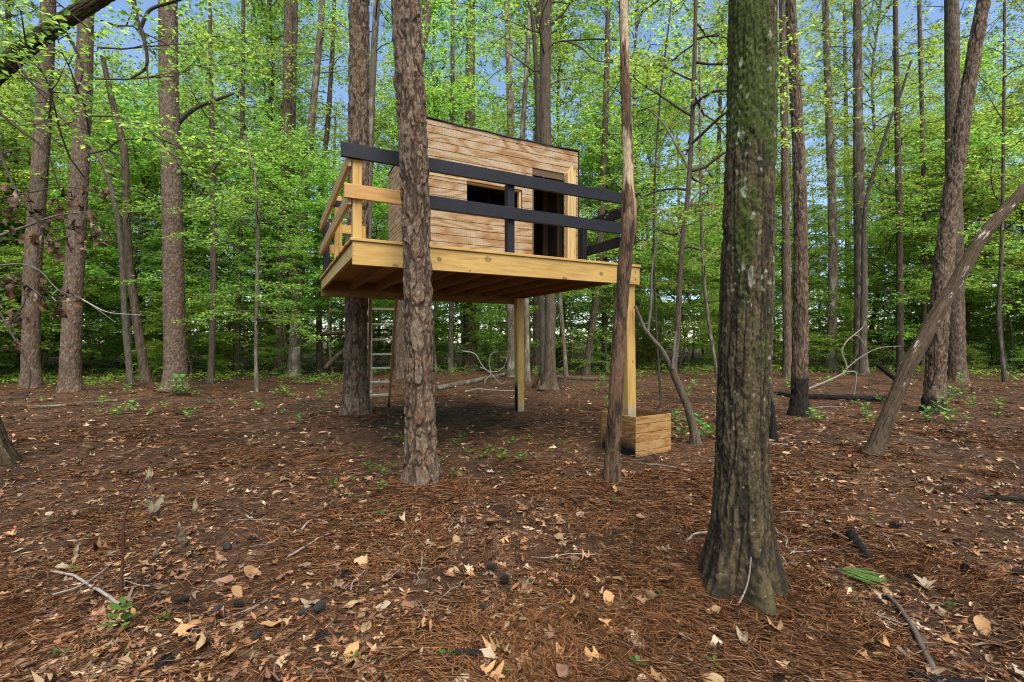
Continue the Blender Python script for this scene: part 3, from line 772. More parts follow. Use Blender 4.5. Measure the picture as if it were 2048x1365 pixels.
    if moss:
        mo = fbm(TH_ * 6, S * 2.2 + seed, 6, 4); fine2 = fbm(TH_ * 64, S * 50 + 3, 64, 2)
        hgt = sstep(0.7, 2.3, HZ)
        face = 0.5 + 0.5 * np.cos(ang - 3.6)
        mm = sstep(0.52, 0.66, mo * 0.85 + 0.12 * hgt + 0.12 * face * hgt + 0.16 * (fine2 - 0.5))
        mm = mm * (0.25 + 0.75 * hgt)
        c = c + (np.array([0.040, 0.055, 0.012]) * (0.5 + 1.0 * fine2)[..., None] - c) * mm[..., None]
        disp = disp + 0.008 * mm * fine2
        li = sstep(0.725, 0.76, fbm(TH_ * 20, S * 15 + seed + 31, 20, 4)) * sstep(0.5, 1.6, HZ) * (0.4 + fine2) + 0.8 * sstep(0.80, 0.86, fbm(TH_ * 48, S * 40 + 5, 48, 3))
        c = c + (np.array([0.26, 0.265, 0.21]) - c) * np.clip(li * 0.75, 0, 0.8)[..., None]
    if char:
        cf = sstep(0.0, 0.35, (char - HZ) / char + 0.9 * (fbm(TH_ * 6, S * 5 + seed, 6, 3) - 0.5))
        c = c + (np.array([0.012, 0.011, 0.011]) - c) * (0.93 * cf)[..., None]
    RR = R + disp
    V = ctr[:, None, :] + RR[..., None] * (np.cos(ang)[..., None] * n1[:, None, :] + np.sin(ang)[..., None] * n2[:, None, :])
    i = np.arange(n - 1)[:, None] * nth + np.arange(nth)[None, :]; j = np.arange(n - 1)[:, None] * nth + (np.arange(nth)[None, :] + 1) % nth
    Fq = np.stack([i, j, j + nth, i + nth], -1).reshape(-1, 4)
    V = V.reshape(-1, 3); C = np.clip(c.reshape(-1, 3) * np.array([1.0, 0.94, 0.81]), 0.004, 0.8)
    top = len(V); V = np.vstack([V, ctr[-1:]]); C = np.vstack([C, C[-1:]])
    k = (n - 1) * nth + np.arange(nth)
    Ft = np.stack([k, (n - 1) * nth + (np.arange(nth) + 1) % nth, np.full(nth, top)], -1)
    bot = len(V); V = np.vstack([V, ctr[:1]]); C = np.vstack([C, C[:1]])
    kb = np.arange(nth); Fb = np.stack([(kb + 1) % nth, kb, np.full(nth, bot)], -1)
    return V, [Fq, np.vstack([Ft, Fb])], C

def tubes(items, nseg=5, col=(0.08, 0.062, 0.05)):
    """items: list of (points (k,3), radius start, radius end) -> arrays"""
    Vs, Fs, Cs, off = [], [], [], 0
    for (p, r0, r1) in items:
        p = np.asarray(p, float); n = len(p)
        t = np.gradient(p, axis=0); t /= np.linalg.norm(t, axis=1)[:, None] + 1e-9
        ref = np.where(np.abs(t[:, 2:3]) > 0.9, np.array([[1.0, 0, 0]]), np.array([[0, 0, 1.0]]))
        a = np.cross(t, ref); a /= np.linalg.norm(a, axis=1)[:, None] + 1e-9; b = np.cross(t, a)
        an = np.arange(nseg) / nseg * 2 * np.pi; r = np.linspace(r0, r1, n)
        V = p[:, None] + r[:, None, None] * (np.cos(an)[None, :, None] * a[:, None] + np.sin(an)[None, :, None] * b[:, None])
        i = np.arange(n - 1)[:, None] * nseg + np.arange(nseg)[None]; j = np.arange(n - 1)[:, None] * nseg + (np.arange(nseg)[None] + 1) % nseg
        Fs.append((np.stack([i, j, j + nseg, i + nseg], -1).reshape(-1, 4)) + off)
        Vs.append(V.reshape(-1, 3)); off += n * nseg
    V = np.vstack(Vs); C = np.tile(np.array(col), (len(V), 1))
    return V, [np.vstack(Fs)], C

# ------------------------------------------------------------------ leaves
def leaf_quads(pos, d, nrm, ln, wd, cols):
    """folded two-triangle leaves"""
    n = len(pos); w = np.cross(nrm, d); w /= np.linalg.norm(w, axis=1)[:, None] + 1e-9
    m = pos + d * (ln * 0.48)[:, None]; lift = nrm * (wd * 0.22)[:, None]
    V = np.stack([pos, m + w * (wd * 0.5)[:, None] + lift, pos + d * ln[:, None] - nrm * (ln * 0.06)[:, None], m - w * (wd * 0.5)[:, None] + lift], 1).reshape(-1, 3)
    b = np.arange(n)[:, None] * 4
    Ft = np.concatenate([b + np.array([[0, 1, 2]]), b + np.array([[0, 2, 3]])], 0)
    return V, [Ft], np.repeat(cols, 4, axis=0)

GREENS = np.array([[0.114, 0.196, 0.028], [0.140, 0.226, 0.034], [0.082, 0.154, 0.026], [0.172, 0.242, 0.034], [0.098, 0.180, 0.036]])
def leaf_cols(r, n, brown=0.0):
    c = GREENS[r.integers(0, len(GREENS), n)] * r.uniform(0.7, 1.25, (n, 1))
    if brown:
        k = r.random(n) < brown; c[k] = np.array([0.20, 0.085, 0.035]) * r.uniform(0.6, 1.2, (k.sum(), 1))
    return c

def sprays(r, pos, dirs, nl, tw, leaf, flat=0.45, brown=0.0, droop=0.15):
    n = len(pos)
    up = np.array([0, 0, 1.0])
    side = np.cross(dirs, up); side /= np.linalg.norm(side, axis=1)[:, None] + 1e-9
    t = (np.arange(nl) + 0.6) / nl
    sg = np.where(np.arange(nl) % 2 == 0, 1.0, -1.0)
    p = pos[:, None] + dirs[:, None] * (t * tw)[None, :, None] + r.normal(0, 0.02, (n, nl, 3))
    p[..., 2] -= (t ** 2 * droop * tw)[None]
    d = dirs[:, None] * r.uniform(0.2, 0.9, (n, nl, 1)) + side[:, None] * (sg[None, :, None] * r.uniform(0.5, 1.2, (n, nl, 1))) + r.normal(0, 0.28, (n, nl, 3))
    d[..., 2] -= droop
    p = p.reshape(-1, 3); d = d.reshape(-1, 3); d /= np.linalg.norm(d, axis=1)[:, None]
    nr = up[None] + r.normal(0, flat, (len(d), 3)); nr -= d * (nr * d).sum(1)[:, None]; nr /= np.linalg.norm(nr, axis=1)[:, None]
    ln = leaf * r.uniform(0.6, 1.25, len(d))
    return leaf_quads(p, d, nr, ln, ln * r.uniform(0.45, 0.62, len(d)), leaf_cols(r, len(d), brown))

def join(parts):
    Vs, Cs, F3, F4, off = [], [], [], [], 0
    for (V, Fl, C) in parts:
        for f in Fl: (F3 if f.shape[1] == 3 else F4).append(f + off)
        Vs.append(V); Cs.append(C); off += len(V)
    out = []
    if F3: out.append(np.vstack(F3))
    if F4: out.append(np.vstack(F4))
    return np.vstack(Vs), out, np.vstack(Cs)

def grow_crown(seed, axis, h0, h1, Rmax, nb, leaf=0.08, subs=6, spr=3, nl=16, shape='layer', rise=0.25, brown=0.0, r_br=0.035, az_bias=None, flat=0.7):
    """axis: function z -> (x, y, z) on the trunk. returns (branch arrays, leaf arrays)"""
    r = np.random.default_rng(seed)
    items, sp, sd = [], [], []
    for b in range(nb):
        f = (b + r.random()) / nb
        z = h0 + (h1 - h0) * f
        if shape == 'layer': Rz = Rmax * (0.55 + 0.45 * math.sin(math.pi * min(1, f * 0.9 + 0.15)))
        elif shape == 'cone': Rz = Rmax * (1.05 - 0.85 * f)
        else: Rz = Rmax * math.sqrt(max(0.05, 1 - (2 * f - 1) ** 2))
        Lb = Rz * r.uniform(0.65, 1.15)
        az = b * 2.399963 + r.normal(0, 0.5)
        if az_bias is not None and r.random() < 0.6: az = az_bias + r.normal(0, 0.9)
        el = rise + r.normal(0, 0.16) + 0.5 * f * (shape != 'layer')
        p = [np.array(axis(z))]; d = np.array([math.cos(az) * math.cos(el), math.sin(az) * math.cos(el), math.sin(el)])
        ns = 6
        for k in range(ns):
            d = d + r.normal(0, 0.20, 3); d[2] -= 0.04; d /= np.linalg.norm(d)
            p.append(p[-1] + d * Lb / ns)
        p = np.array(p); r0 = min(r_br, 0.014 * Lb + 0.006)
        items.append((p, r0, 0.004))
        for q in range(subs):
            t = 0.22 + 0.78 * (q + r.random() * 0.8) / subs
            k = min(ns - 1, int(t * ns)); base = p[k] + (p[k + 1] - p[k]) * (t * ns - k)
            dd = p[k + 1] - p[k]; dd /= np.linalg.norm(dd)
            sg = 1 if q % 2 else -1; a = sg * r.uniform(0.5, 1.15) if t < 0.95 else r.normal(0, 0.2)
            ca, sa = math.cos(a), math.sin(a)
            e = np.array([dd[0] * ca - dd[1] * sa, dd[0] * sa + dd[1] * ca, dd[2] * 0.6 + r.normal(0.02, 0.12)]); e /= np.linalg.norm(e)
            Ls = Lb * r.uniform(0.28, 0.5) * (1.1 - 0.5 * t)
            m = base + e * Ls * 0.5 + r.normal(0, 0.04, 3); en = base + e * Ls + np.array([0, 0, -0.06 * Ls])
            items.append((np.array([base, m, en]), 0.0065, 0.0025))
            for s in range(spr):
                tt = (s + 0.4 + 0.6 * r.random()) / spr
                pp = base + (en - base) * tt
                a2 = r.normal(0, 0.7); ca, sa = math.cos(a2), math.sin(a2)
                sp.append(pp); sd.append([e[0] * ca - e[1] * sa, e[0] * sa + e[1] * ca, e[2] * 0.5 + r.normal(0, 0.12)])
    sp = np.array(sp); sd = np.array(sd); sd /= np.linalg.norm(sd, axis=1)[:, None]
    return tubes(items, 4), sprays(r, sp, sd, nl, 0.075 * nl ** 0.75 * (leaf / 0.08), leaf, flat=flat, brown=brown)

def tree(name, label, cat, base, parts, group=None):
    root = empty(name, tuple(base)); tag(root, label, cat, group)
    for (nm, arr, mat, lab) in parts:
        V, Fl, C = arr
        o = link(nm, mesh_np(nm, V - np.array(base)[None], Fl, C), mat, root)
        if lab: o['label'] = lab
        if nm in ('branches', 'crown'): o['kind'] = 'stuff'
    return root

def trunk_from_px(D, pts, ztop=None, lean_d=0.0):
    """pts: (px, py, width px) bottom to top -> centre points, radii; extends to ztop"""
    C, R = [], []
    for k, q in enumerate(pts):
        d = D if len(q) == 3 else q[3]
        c = P(q[0], q[1], d); C.append(c); R.append(max(0.006, q[2] / 2 * d / F / math.hypot(1, (q[0] - 1024) / F)))
    C[0][2] = gz(C[0][0], C[0][1]) - 0.06
    if ztop and ztop > C[-1][2] + 0.3:
        d = C[-1] - C[-2]; d /= np.linalg.norm(d); zz = C[-1][2]; k = 0
        while zz < ztop:
            d = d + np.array([0, 0, 0.5]); d /= np.linalg.norm(d)
            st = min(2.5, max(0.4, ztop - zz)); n = C[-1] + d * st; C.append(n); zz = n[2]
            R.append(max(0.01, R[-1] * 0.88))
            k += 1
            if k > 14: break
    return np.array(C), np.array(R)

def axis_of(C):
    z = C[:, 2]
    return lambda h: (np.interp(h, z, C[:, 0]), np.interp(h, z, C[:, 1]), h)

def pine_crown(seed, axis, h0, h1, R):
    r = np.random.default_rng(seed); items, pos, dirs = [], [], []
    for b in range(16):
        z = h0 + (h1 - h0) * (b + r.random()) / 16; az = b * 2.4 + r.normal(0, 0.4); el = r.uniform(-0.1, 0.5); Lb = R * r.uniform(0.5, 1.0) * (1.1 - 0.6 * b / 16)
        p0 = np.array(axis(z)); d = np.array([math.cos(az) * math.cos(el), math.sin(az) * math.cos(el), math.sin(el)])
        p = np.array([p0, p0 + d * Lb * 0.5 + r.normal(0, 0.1, 3), p0 + d * Lb + np.array([0, 0, 0.15 * Lb])]); items.append((p, 0.035, 0.008))
        for q in range(9):
            t = r.uniform(0.4, 1.05); c = p0 + d * Lb * t + r.normal(0, 0.28, 3)
            for k in range(26):
                v = r.normal(0, 1, 3); v /= np.linalg.norm(v); pos.append(c); dirs.append(v)
    pos = np.array(pos); dirs = np.array(dirs); n = len(pos)
    nr = r.normal(0, 1, (n, 3)); nr -= dirs * (nr * dirs).sum(1)[:, None]; nr /= np.linalg.norm(nr, axis=1)[:, None]
    c = np.array([[0.05, 0.095, 0.022]]) * r.uniform(0.7, 1.3, (n, 1))
    ln = r.uniform(0.15, 0.25, n)
    return tubes(items, 4), leaf_quads(pos, dirs, nr, ln, ln * 0.10, c)

def vis_ds(D, fine, coarse=0.25):
    zv = CAMZ + 0.76 * D + 0.4
    return lambda z: fine if z < zv else coarse

T_PINE = 'pine_tree'; T_HARD = 'hardwood_tree'
hand = [
 # name, label, D, pts, bark, nth, ds, flare, roots, char, moss, ztop, crown
 (T_PINE, 'stout rough-barked pine standing right in front of the tree house deck', 4.48, [(844, 972, 62), (842, 900, 60), (838, 720, 57), (834, 520, 55), (828, 330, 56), (818, 130, 57), (811, -40, 55)], 'pine', 170, 0.0095, 0.12, 0, 0, False, 16, ('pine',)),
 (T_HARD, 'large mossy dark trunk nearest the camera with flared roots', 2.62, [(1480, 1215, 116), (1480, 1120, 116), (1482, 1000, 109), (1486, 800, 103), (1492, 600, 104), (1498, 400, 102), (1504, 180, 96), (1507, -40, 92)], 'moss', 210, 0.0062, 0.09, 5, 0, True, 14, None),
 (T_PINE, 'pine trunk behind the back beam beside the ladder', 8.02, [(712, 842, 52), (711, 760, 48), (713, 620, 45), (716, 400, 42), (718, 150, 41), (718, -60, 40)], 'pine', 130, 0.0135, 0.20, 0, 0, False, 18, ('pine',)),
 (T_PINE, 'tall straight pine with green seedlings round its base, left of the tree house', 11.4, [(352, 800, 49), (351, 740, 46), (347, 560, 42), (344, 380, 40), (338, 180, 38), (335, -60, 36)], 'pine_small', 120, 0.016, 0.22, 0, 0, False, 19, ('pine',)),
 (T_PINE, 'dark pine in the left thicket, second from the left edge', 11.8, [(141, 778, 44), (142, 700, 41), (150, 520, 38), (160, 330, 36), (168, 160, 33), (173, -40, 30)], 'pine_small', 84, 0.024, 0.2, 0, 0, False, 18, ('pine',)),
 (T_PINE, 'shaded pine at the far left behind the brown dead leaves', 13.0, [(62, 770, 42), (62, 690, 38), (66, 520, 36), (80, 330, 34), (92, 130, 31), (98, -40, 29)], 'pine_small', 72, 0.03, 0.2, 0, 0, False, 18, ('pine',)),
 (T_HARD, 'crooked dark hardwood between the two left pines and the tall straight one', 14.6, [(292, 772, 24), (286, 720, 20), (268, 600, 18), (256, 500, 17), (252, 400, 16), (248, 300, 15), (222, 190, 13), (205, 110, 10)], 'oak', 40, 0.05, 0.2, 0, 0, False, None, (3.0, 9.0, 2.3, 16)),
 (T_HARD, 'slim dark sapling trunk just right of the tall straight left pine', 13.8, [(422, 778, 15), (424, 700, 13), (427, 560, 12.5), (426, 420, 12), (424, 260, 11), (421, 110, 8), (420, 0, 6)], 'oak', 32, 0.05, 0.15, 0, 0, False, None, (2.6, 9.6, 2.2, 20)),
 (T_HARD, 'thin young tree with low spreading twigs between left pine and ladder', 11.8, [(513, 782, 9), (512, 700, 8), (514, 560, 7.5), (516, 440, 7), (508, 340, 6), (488, 270, 4)], 'smooth', 20, 0.06, 0, 0, 0, False, None, (1.5, 6.4, 1.7, 18)),
 (T_HARD, 'narrow trunk behind the thin young tree left of the ladder', 17.0, [(474, 752, 11), (476, 640, 10), (480, 500, 10), (484, 300, 9), (486, 100, 8)], 'oak', 24, 0.08, 0.1, 0, 0, False, 14, (4, 13, 2.2, 16)),
 (T_PINE, 'dark pine seen left of the deck corner, farther back', 17.5, [(560, 748, 26), (562, 650, 22), (568, 480, 20), (572, 300, 19), (576, 100, 17)], 'pine_small', 56, 0.045, 0.2, 0, 0, False, 19, ('pine',)),
 (T_HARD, 'grey forked hardwood leaning towards the deck corner', 16.5, [(588, 756, 28), (590, 690, 24), (597, 560, 23), (608, 400, 19), (622, 250, 15), (638, 90, 13), (646, -20, 11)], 'smooth', 44, 0.06, 0.15, 0, 0, False, 16, (6, 14, 2.6, 14)),
 (T_HARD, 'thin trunk left of the rear pine under the deck corner', 18.0, [(640, 750, 14), (638, 650, 12), (634, 480, 11), (655, 250, 10), (665, 90, 8)], 'oak', 24, 0.08, 0.1, 0, 0, False, 15, (6, 14, 2.2, 12)),
 (T_HARD, 'pale slim stem rising just right of the rear deck pine', 12.0, [(738, 770, 16), (737, 650, 15), (736, 480, 15), (740, 280, 14), (748, 100, 13), (756, -40, 12)], 'smooth', 32, 0.06, 0.1, 0, 0, False, 14, (8.5, 13, 2.0, 10)),
 (T_PINE, 'dark pine trunk seen through the ladder gap with ivy leaves', 15.5, [(799, 748, 22), (800, 680, 20), (803, 560, 19), (806, 300, 18), (850, 60, 16), (852, -40, 16)], 'pine_small', 48, 0.05, 0.15, 0, 0, False, 16, None),
 (T_HARD, 'slim grey trunk seen under the deck right of the front pine', 17.5, [(901, 752, 12), (902, 690, 10), (903, 560, 10), (904, 320, 9), (905, 100, 8)], 'smooth', 24, 0.08, 0.2, 0, 0, False, 15, (6, 14, 2.2, 14)),
 (T_PINE, 'thick dark pine seen under the middle of the deck', 19.5, [(939, 742, 27), (939, 680, 25), (940, 560, 23), (940, 300, 20), (941, 40, 17)], 'pine_small', 56, 0.05, 0.2, 0, 0, False, 19, ('pine',)),
 (T_HARD, 'pale lichen-spotted trunk just left of the rear deck post', 16.5, [(1024, 752, 20), (1023, 690, 17), (1022, 560, 17), (1022, 280, 15), (1016, 60, 12), (1012, -40, 11)], 'smooth', 36, 0.06, 0.25, 0, 0, False, 16, (9, 15, 2.2, 12)),
 (T_PINE, 'dark pine right of the rear deck post, behind the shaggy trunk', 19.0, [(1075, 742, 20), (1075, 650, 17), (1076, 480, 16), (1078, 250, 15), (1080, 0, 13)], 'pine_small', 44, 0.06, 0.2, 0, 0, False, 18, ('pine',)),
 (T_HARD, 'shaggy grey hardwood on a needle mound behind the rear deck post', 11.3, [(1099, 795, 27), (1100, 760, 23), (1100, 680, 21), (1100, 560, 21), (1094, 400, 23), (1090, 200, 22), (1092, 60, 21), (1095, -40, 20)], 'oak', 56, 0.028, 0.14, 3, 0, False, 14, (7.2, 12, 2.4, 12)),
 (T_HARD, 'slender pale stem rising above the cabin roof', 14.0, [(1054, 760, 13), (1052, 600, 12), (1048, 400, 11), (1046, 260, 10), (1054, 120, 8), (1060, 0, 6)], 'smooth', 24, 0.08, 0.1, 0, 0, False, None, (8.0, 11.5, 1.8, 8)),
 (T_HARD, 'thin ragged pale trunk right of the shaggy trunk', 15.0, [(1133, 752, 9), (1128, 690, 8), (1122, 620, 8), (1118, 540, 7), (1112, 420, 6)], 'smooth', 20, 0.08, 0.1, 0, 0, False, 6.5, (4, 6, 1.3, 8)),
 (T_HARD, 'bent trunk leaning right between rear post and dead tree', 17.0, [(1172, 752, 15), (1176, 710, 13), (1186, 640, 14), (1196, 560, 15), (1204, 400, 13), (1212, 200, 11), (1216, 0, 9)], 'oak', 28, 0.07, 0.15, 0, 0, False, 15, (5.5, 14, 2.3, 14)),
 (T_HARD, 'thin upright trunk just left of the near dead tree', 19.0, [(1208, 748, 10), (1208, 640, 9), (1210, 460, 8), (1213, 200, 7)], 'oak', 20, 0.09, 0.1, 0, 0, False, 15, (5, 14, 2.2, 14)),
 ('dead_tree', 'thin dead tree with peeling bark beside the planter box', 4.62, [(1224, 972, 31), (1225, 920, 29), (1232, 780, 29), (1240, 640, 27), (1252, 500, 27), (1258, 430, 31), (1256, 330, 22), (1252, 200, 21), (1249, 80, 20), (1246, -30, 19)], 'snag', 110, 0.010, 0.06, 0, 0, False, 6.2, None),
 (T_PINE, 'thin fire-blackened pine stem half hidden behind the mossy trunk', 6.35, [(1548, 892, 16), (1543, 830, 15), (1536, 720, 14), (1528, 560, 13), (1520, 380, 13), (1515, 150, 12)], 'pine', 56, 0.016, 0.1, 0, 0.75, False, 12, None),
 (T_PINE, 'slim pine scorched at the foot, right of the mossy trunk', 8.5, [(1599, 842, 37), (1599, 790, 33), (1600, 690, 31), (1601, 560, 29), (1600, 380, 26), (1592, 200, 23), (1584, 60, 20), (1580, -40, 18)], 'pine', 90, 0.018, 0.12, 0, 1.0, False, 15, ('pine',)),
 (T_PINE, 'dark straight pine close behind the scorched slim pine', 16.0, [(1574, 752, 17), (1574, 640, 16), (1572, 450, 15), (1568, 200, 14), (1565, -40, 13)], 'pine_small', 44, 0.06, 0.1, 0, 0, False, 18, ('pine',)),
 (T_HARD, 'grey trunk in the back right woods with mingled leaves', 18.5, [(1664, 744, 22), (1664, 650, 20), (1666, 480, 19), (1660, 280, 17), (1652, 60, 14), (1650, -40, 13)], 'smooth', 32, 0.07, 0.15, 0, 0, False, 17, (4.5, 16, 2.4, 18)),
 (T_HARD, 'stout grey trunk in the back right with a thin limb leaning off it', 17.5, [(1722, 748, 32), (1720, 680, 28), (1722, 560, 28), (1718, 400, 24), (1716, 200, 20), (1714, 0, 16)], 'smooth', 44, 0.06, 0.15, 0, 0, False, 18, (7, 17, 2.6, 16)),
 (T_PINE, 'tall pine leaning right near the right edge', 8.9, [(1866, 834, 50), (1869, 780, 44), (1876, 660, 43), (1888, 520, 40), (1908, 360, 37), (1932, 200, 33), (1956, 60, 30), (1972, -40, 28)], 'pine', 110, 0.017, 0.16, 0, 0.42, False, 14, ('pine',)),
 (T_PINE, 'broad red-brown pine standing behind the right leaning pine', 15.0, [(1914, 752, 42), (1912, 690, 38), (1910, 560, 36), (1908, 380, 33), (1905, 200, 30), (1903, -40, 28)], 'pine_small', 72, 0.035, 0.2, 0, 0, False, 19, ('pine',)),
 (T_HARD, 'strongly leaning hardwood with white lichen spots in front of the right pine', 5.6, [(1738, 936, 40.5), (1745, 908, 35.2), (1765, 859, 32.6), (1792, 792, 31.7), (1812, 740, 31.7), (1840, 689, 31.7), (1867, 638, 30.8), (1899, 586, 29.9), (1930, 531, 29.0), (1966, 470, 28.2), (2031, 396, 26.4), (2100, 320, 25.5), (2180, 210, 22.9), (2230, 80, 19.4)], 'lichen', 110, 0.016, 0.06, 0, 0, False, None, None),
 (T_HARD, 'dark trunk left of the right pine, deep in the woods', 18.0, [(1800, 748, 16), (1800, 640, 15), (1799, 480, 14), (1796, 300, 13), (1792, 100, 11)], 'oak', 28, 0.08, 0.1, 0, 0, False, 16, (4, 15, 2.3, 18)),
 (T_HARD, 'slim trunk just left of the right leaning pine, far back', 19.5, [(1846, 744, 13), (1848, 640, 12), (1850, 480, 11), (1846, 300, 10), (1840, 80, 9)], 'oak', 24, 0.09, 0.1, 0, 0, False, 16, (4, 15, 2.2, 18)),
 (T_HARD, 'slender tree at the right edge with curving lower stem', 15.0, [(2010, 742, 10), (1998, 640, 10), (2003, 500, 9), (2006, 350, 8), (2008, 180, 7)], 'smooth', 20, 0.08, 0.1, 0, 0, False, 12, (2.5, 11, 2.3, 18)),
 (T_HARD, 'thin stem between the dead tree and the mossy trunk, far back', 17.0, [(1466, 748, 9), (1464, 640, 8), (1466, 480, 8), (1470, 250, 7)], 'oak', 20, 0.09, 0.1, 0, 0, False, 13, (3.5, 12, 2.0, 16)),
 (T_HARD, 'lanky grey stem in the middle distance left of the mossy trunk', 15.5, [(1436, 752, 8), (1420, 660, 7), (1408, 560, 7), (1402, 420, 6), (1400, 250, 5)], 'smooth', 16, 0.09, 0.1, 0, 0, False, 11, (2.5, 10, 1.9, 16)),
]

def build_hand_trees():
    for k, (nm, lab, D, pts, bark, nth, ds, fl, roots, ch, moss, ztop, crown) in enumerate(hand):
        C, R = trunk_from_px(D, pts, ztop)
        near = D < 13.5
        V = trunk_arrays(C, R, nth, vis_ds(D, ds * (1.35 if D > 5 else 1.0)), bark, 13 + k * 7, fl, roots, ch, moss)
        base = (C[0][0], C[0][1], C[0][2] + 0.06)
        parts = [('trunk', V, M['bark'] if D < 14 else M['farbark'], None)]
        if crown:
            ax = axis_of(C)
            if crown[0] == 'pine':
                b, l = pine_crown(100 + k, ax, C[-1][2] - 5.0, C[-1][2], 2.6)
            else:
                h0, h1, Rm, nb = crown
                b, l = grow_crown(200 + k, ax, h0, min(h1, C[-1][2] - 0.05), Rm, nb, leaf=0.092, subs=7, spr=3, nl=12, r_br=0.02)
            parts += [('branches', b, M['farbark'], None), ('crown', l, M['leaf'], None)]
        tree(nm, lab, 'tree' if nm != 'dead_tree' else 'dead tree', base, parts, 'tall trees round the clearing')
build_hand_trees()

# ------------------------------------------------------------------ trees with limbs that show: left-edge bough, small crooked tree
def px_path(D, pts):
    return np.array([P(q[0], q[1], D if len(q) == 2 else q[2]) for q in pts])

def limb(D, pts, w0, w1):
    """tube item along photo points; widths in photo pixels"""
    p = px_path(D, pts); d = D
    return (catmull(p, 6), w0 / 2 * d / F, w1 / 2 * d / F)

def add_part(root, name, arr, mat, label=None, kind=None):
    V, Fl, C = arr
    o = link(name, mesh_np(name, V - np.array(root.location)[None], Fl, C), mat, root)
    if label: o['label'] = label
    if kind: o['kind'] = kind
    return o

BROWN = (0.070, 0.054, 0.042); GREY = (0.19, 0.165, 0.14); PALE = (0.36, 0.33, 0.29)

def build_left_bough():
    pts = [(-4, 940, 62, 5.3), (-22, 860, 56, 5.25), (-62, 700, 50, 5.1), (-100, 480, 46, 4.9), (-92, 300, 44, 4.7), (-40, 185, 43, 4.6), (20, 122, 42, 4.6), (110, 52, 37, 4.6), (215, -12, 30, 4.6), (300, -60, 24, 4.7), (420, -130, 16, 4.9)]
    C, R = trunk_from_px(5.0, pts)
    V = trunk_arrays(C, R, 90, lambda z: 0.014, 'moss', 401, 0.10, 3, 0, True)
    base = (C[0][0], C[0][1], C[0][2] + 0.06)
    root = empty('hardwood_tree', base)
    tag(root, 'curved mossy tree at the left edge whose bough arches across the top corner', 'tree', 'tall trees round the clearing')
    add_part(root, 'trunk', V, M['bark'])
    for (D, p, a, b, c) in [
        (4.6, [(120, 45), (150, 95), (165, 140), (150, 190)], 7, 2, BROWN), (4.7, [(262, -40), (272, 30), (288, 75), (293, 130), (262, 155)], 10, 4, BROWN),
        (4.7, [(293, 125), (298, 170)], 4, 2, BROWN), (4.7, [(282, 52), (300, 18), (345, 2), (380, -10)], 7, 5, BROWN),
        (4.5, [(0, 125), (-20, 210), (10, 330), (60, 420), (120, 480)], 8, 2, BROWN),
        (4.3, [(-95, 420), (-30, 470), (40, 455), (110, 430), (190, 420)], 8, 2, GREY),
        (4.2, [(-100, 500), (-20, 528), (40, 526), (80, 540), (116, 577), (165, 597), (230, 642)], 4.5, 1.6, GREY),
        (4.2, [(116, 577), (104, 590), (112, 600)], 3, 1.5, PALE), (4.2, [(165, 597), (215, 622), (282, 628)], 3, 1.2, PALE),
        (4.0, [(-95, 560), (-20, 600), (20, 660), (60, 740), (50, 800)], 6, 2, BROWN), (4.4, [(30, 115), (70, 170), (140, 210), (180, 270)], 5, 1.5, BROWN),
        (4.4, [(-40, 190), (30, 250), (90, 300), (120, 380)], 6, 2, BROWN), (4.15, [(-95, 420), (-20, 400), (50, 385), (130, 372), (210, 385)], 5, 1.5, BROWN), (4.15, [(60, 420), (100, 455), (160, 450), (205, 462)], 3.5, 1.2, BROWN), (4.15, [(-98, 520), (-30, 545), (40, 558), (100, 600), (150, 588)], 4.5, 1.2, BROWN), (4.15, [(40, 558), (50, 600), (30, 640), (28, 695)], 3, 1.2, BROWN), (4.2, [(50, 385), (70, 430), (95, 480), (140, 470)], 3, 1.2, BROWN)]:
        it = limb(D, p, a, b); add_part(root, 'branch', tubes([it], 6, c), M['farbark'])
    # dead brown leaves still hanging on the lower boughs: each its own leaf
    spots = [(8, 375), (22, 400), (40, 385), (62, 395), (85, 425), (60, 420), (75, 450), (110, 400), (118, 425), (128, 378), (150, 392), (165, 380), (150, 410), (135, 400), (195, 375), (205, 385), (60, 475), (78, 470), (95, 478), (100, 490), (115, 500), (140, 465), (132, 478), (150, 455), (175, 470), (182, 455), (200, 460), (165, 480), (178, 430), (12, 560), (25, 565), (35, 550), (52, 570), (20, 580), (62, 578), (80, 565), (82, 580), (120, 580), (130, 590), (150, 585), (92, 612), (108, 625), (15, 625), (40, 622), (25, 640), (55, 630), (120, 605), (30, 690), (8, 445), (30, 430)]
    r = np.random.default_rng(77); protos = [oak_leaf_mesh('dry_leaf', 500 + k, curl=0.9 + 0.12 * k, M_=M['dryleaf'], lobed=(k % 2 == 0)) for k in range(6)]
    spots = spots + [(x + dx, y + dy) for (x, y) in spots for (dx, dy) in ((9, 7),)]
    for (x, y) in spots:
        q = P(x + r.normal(0, 5), y + r.normal(0, 5), r.uniform(3.9, 4.4)); s = r.uniform(0.08, 0.13)
        o = link('dry_leaf', protos[int(r.integers(6))], M['dryleaf'], root)
        o.location = tuple(q - np.array(base)); o.scale = (s, s * r.uniform(0.6, 1.0), s)
        o.rotation_euler = (r.normal(0, 0.5), math.pi / 2 + r.normal(0, 0.55), r.uniform(0, 6.28))
        o.color = (*(np.array([0.080, 0.040, 0.018]) * r.uniform(0.4, 1.4)), 1) if r.random() > 0.10 else (0.24, 0.17, 0.11, 1)
    # live foliage of the bough
    b, l = grow_crown(611, lambda h: (-4.6 + 0.1 * h, 4.7, h), 2.9, 5.2, 1.5, 11, leaf=0.062, subs=6, spr=3, nl=13, az_bias=0.2, r_br=0.010)
    add_part(root, 'branches', b, M['farbark'], kind='stuff'); add_part(root, 'crown', l, M['leaf'], kind='stuff')

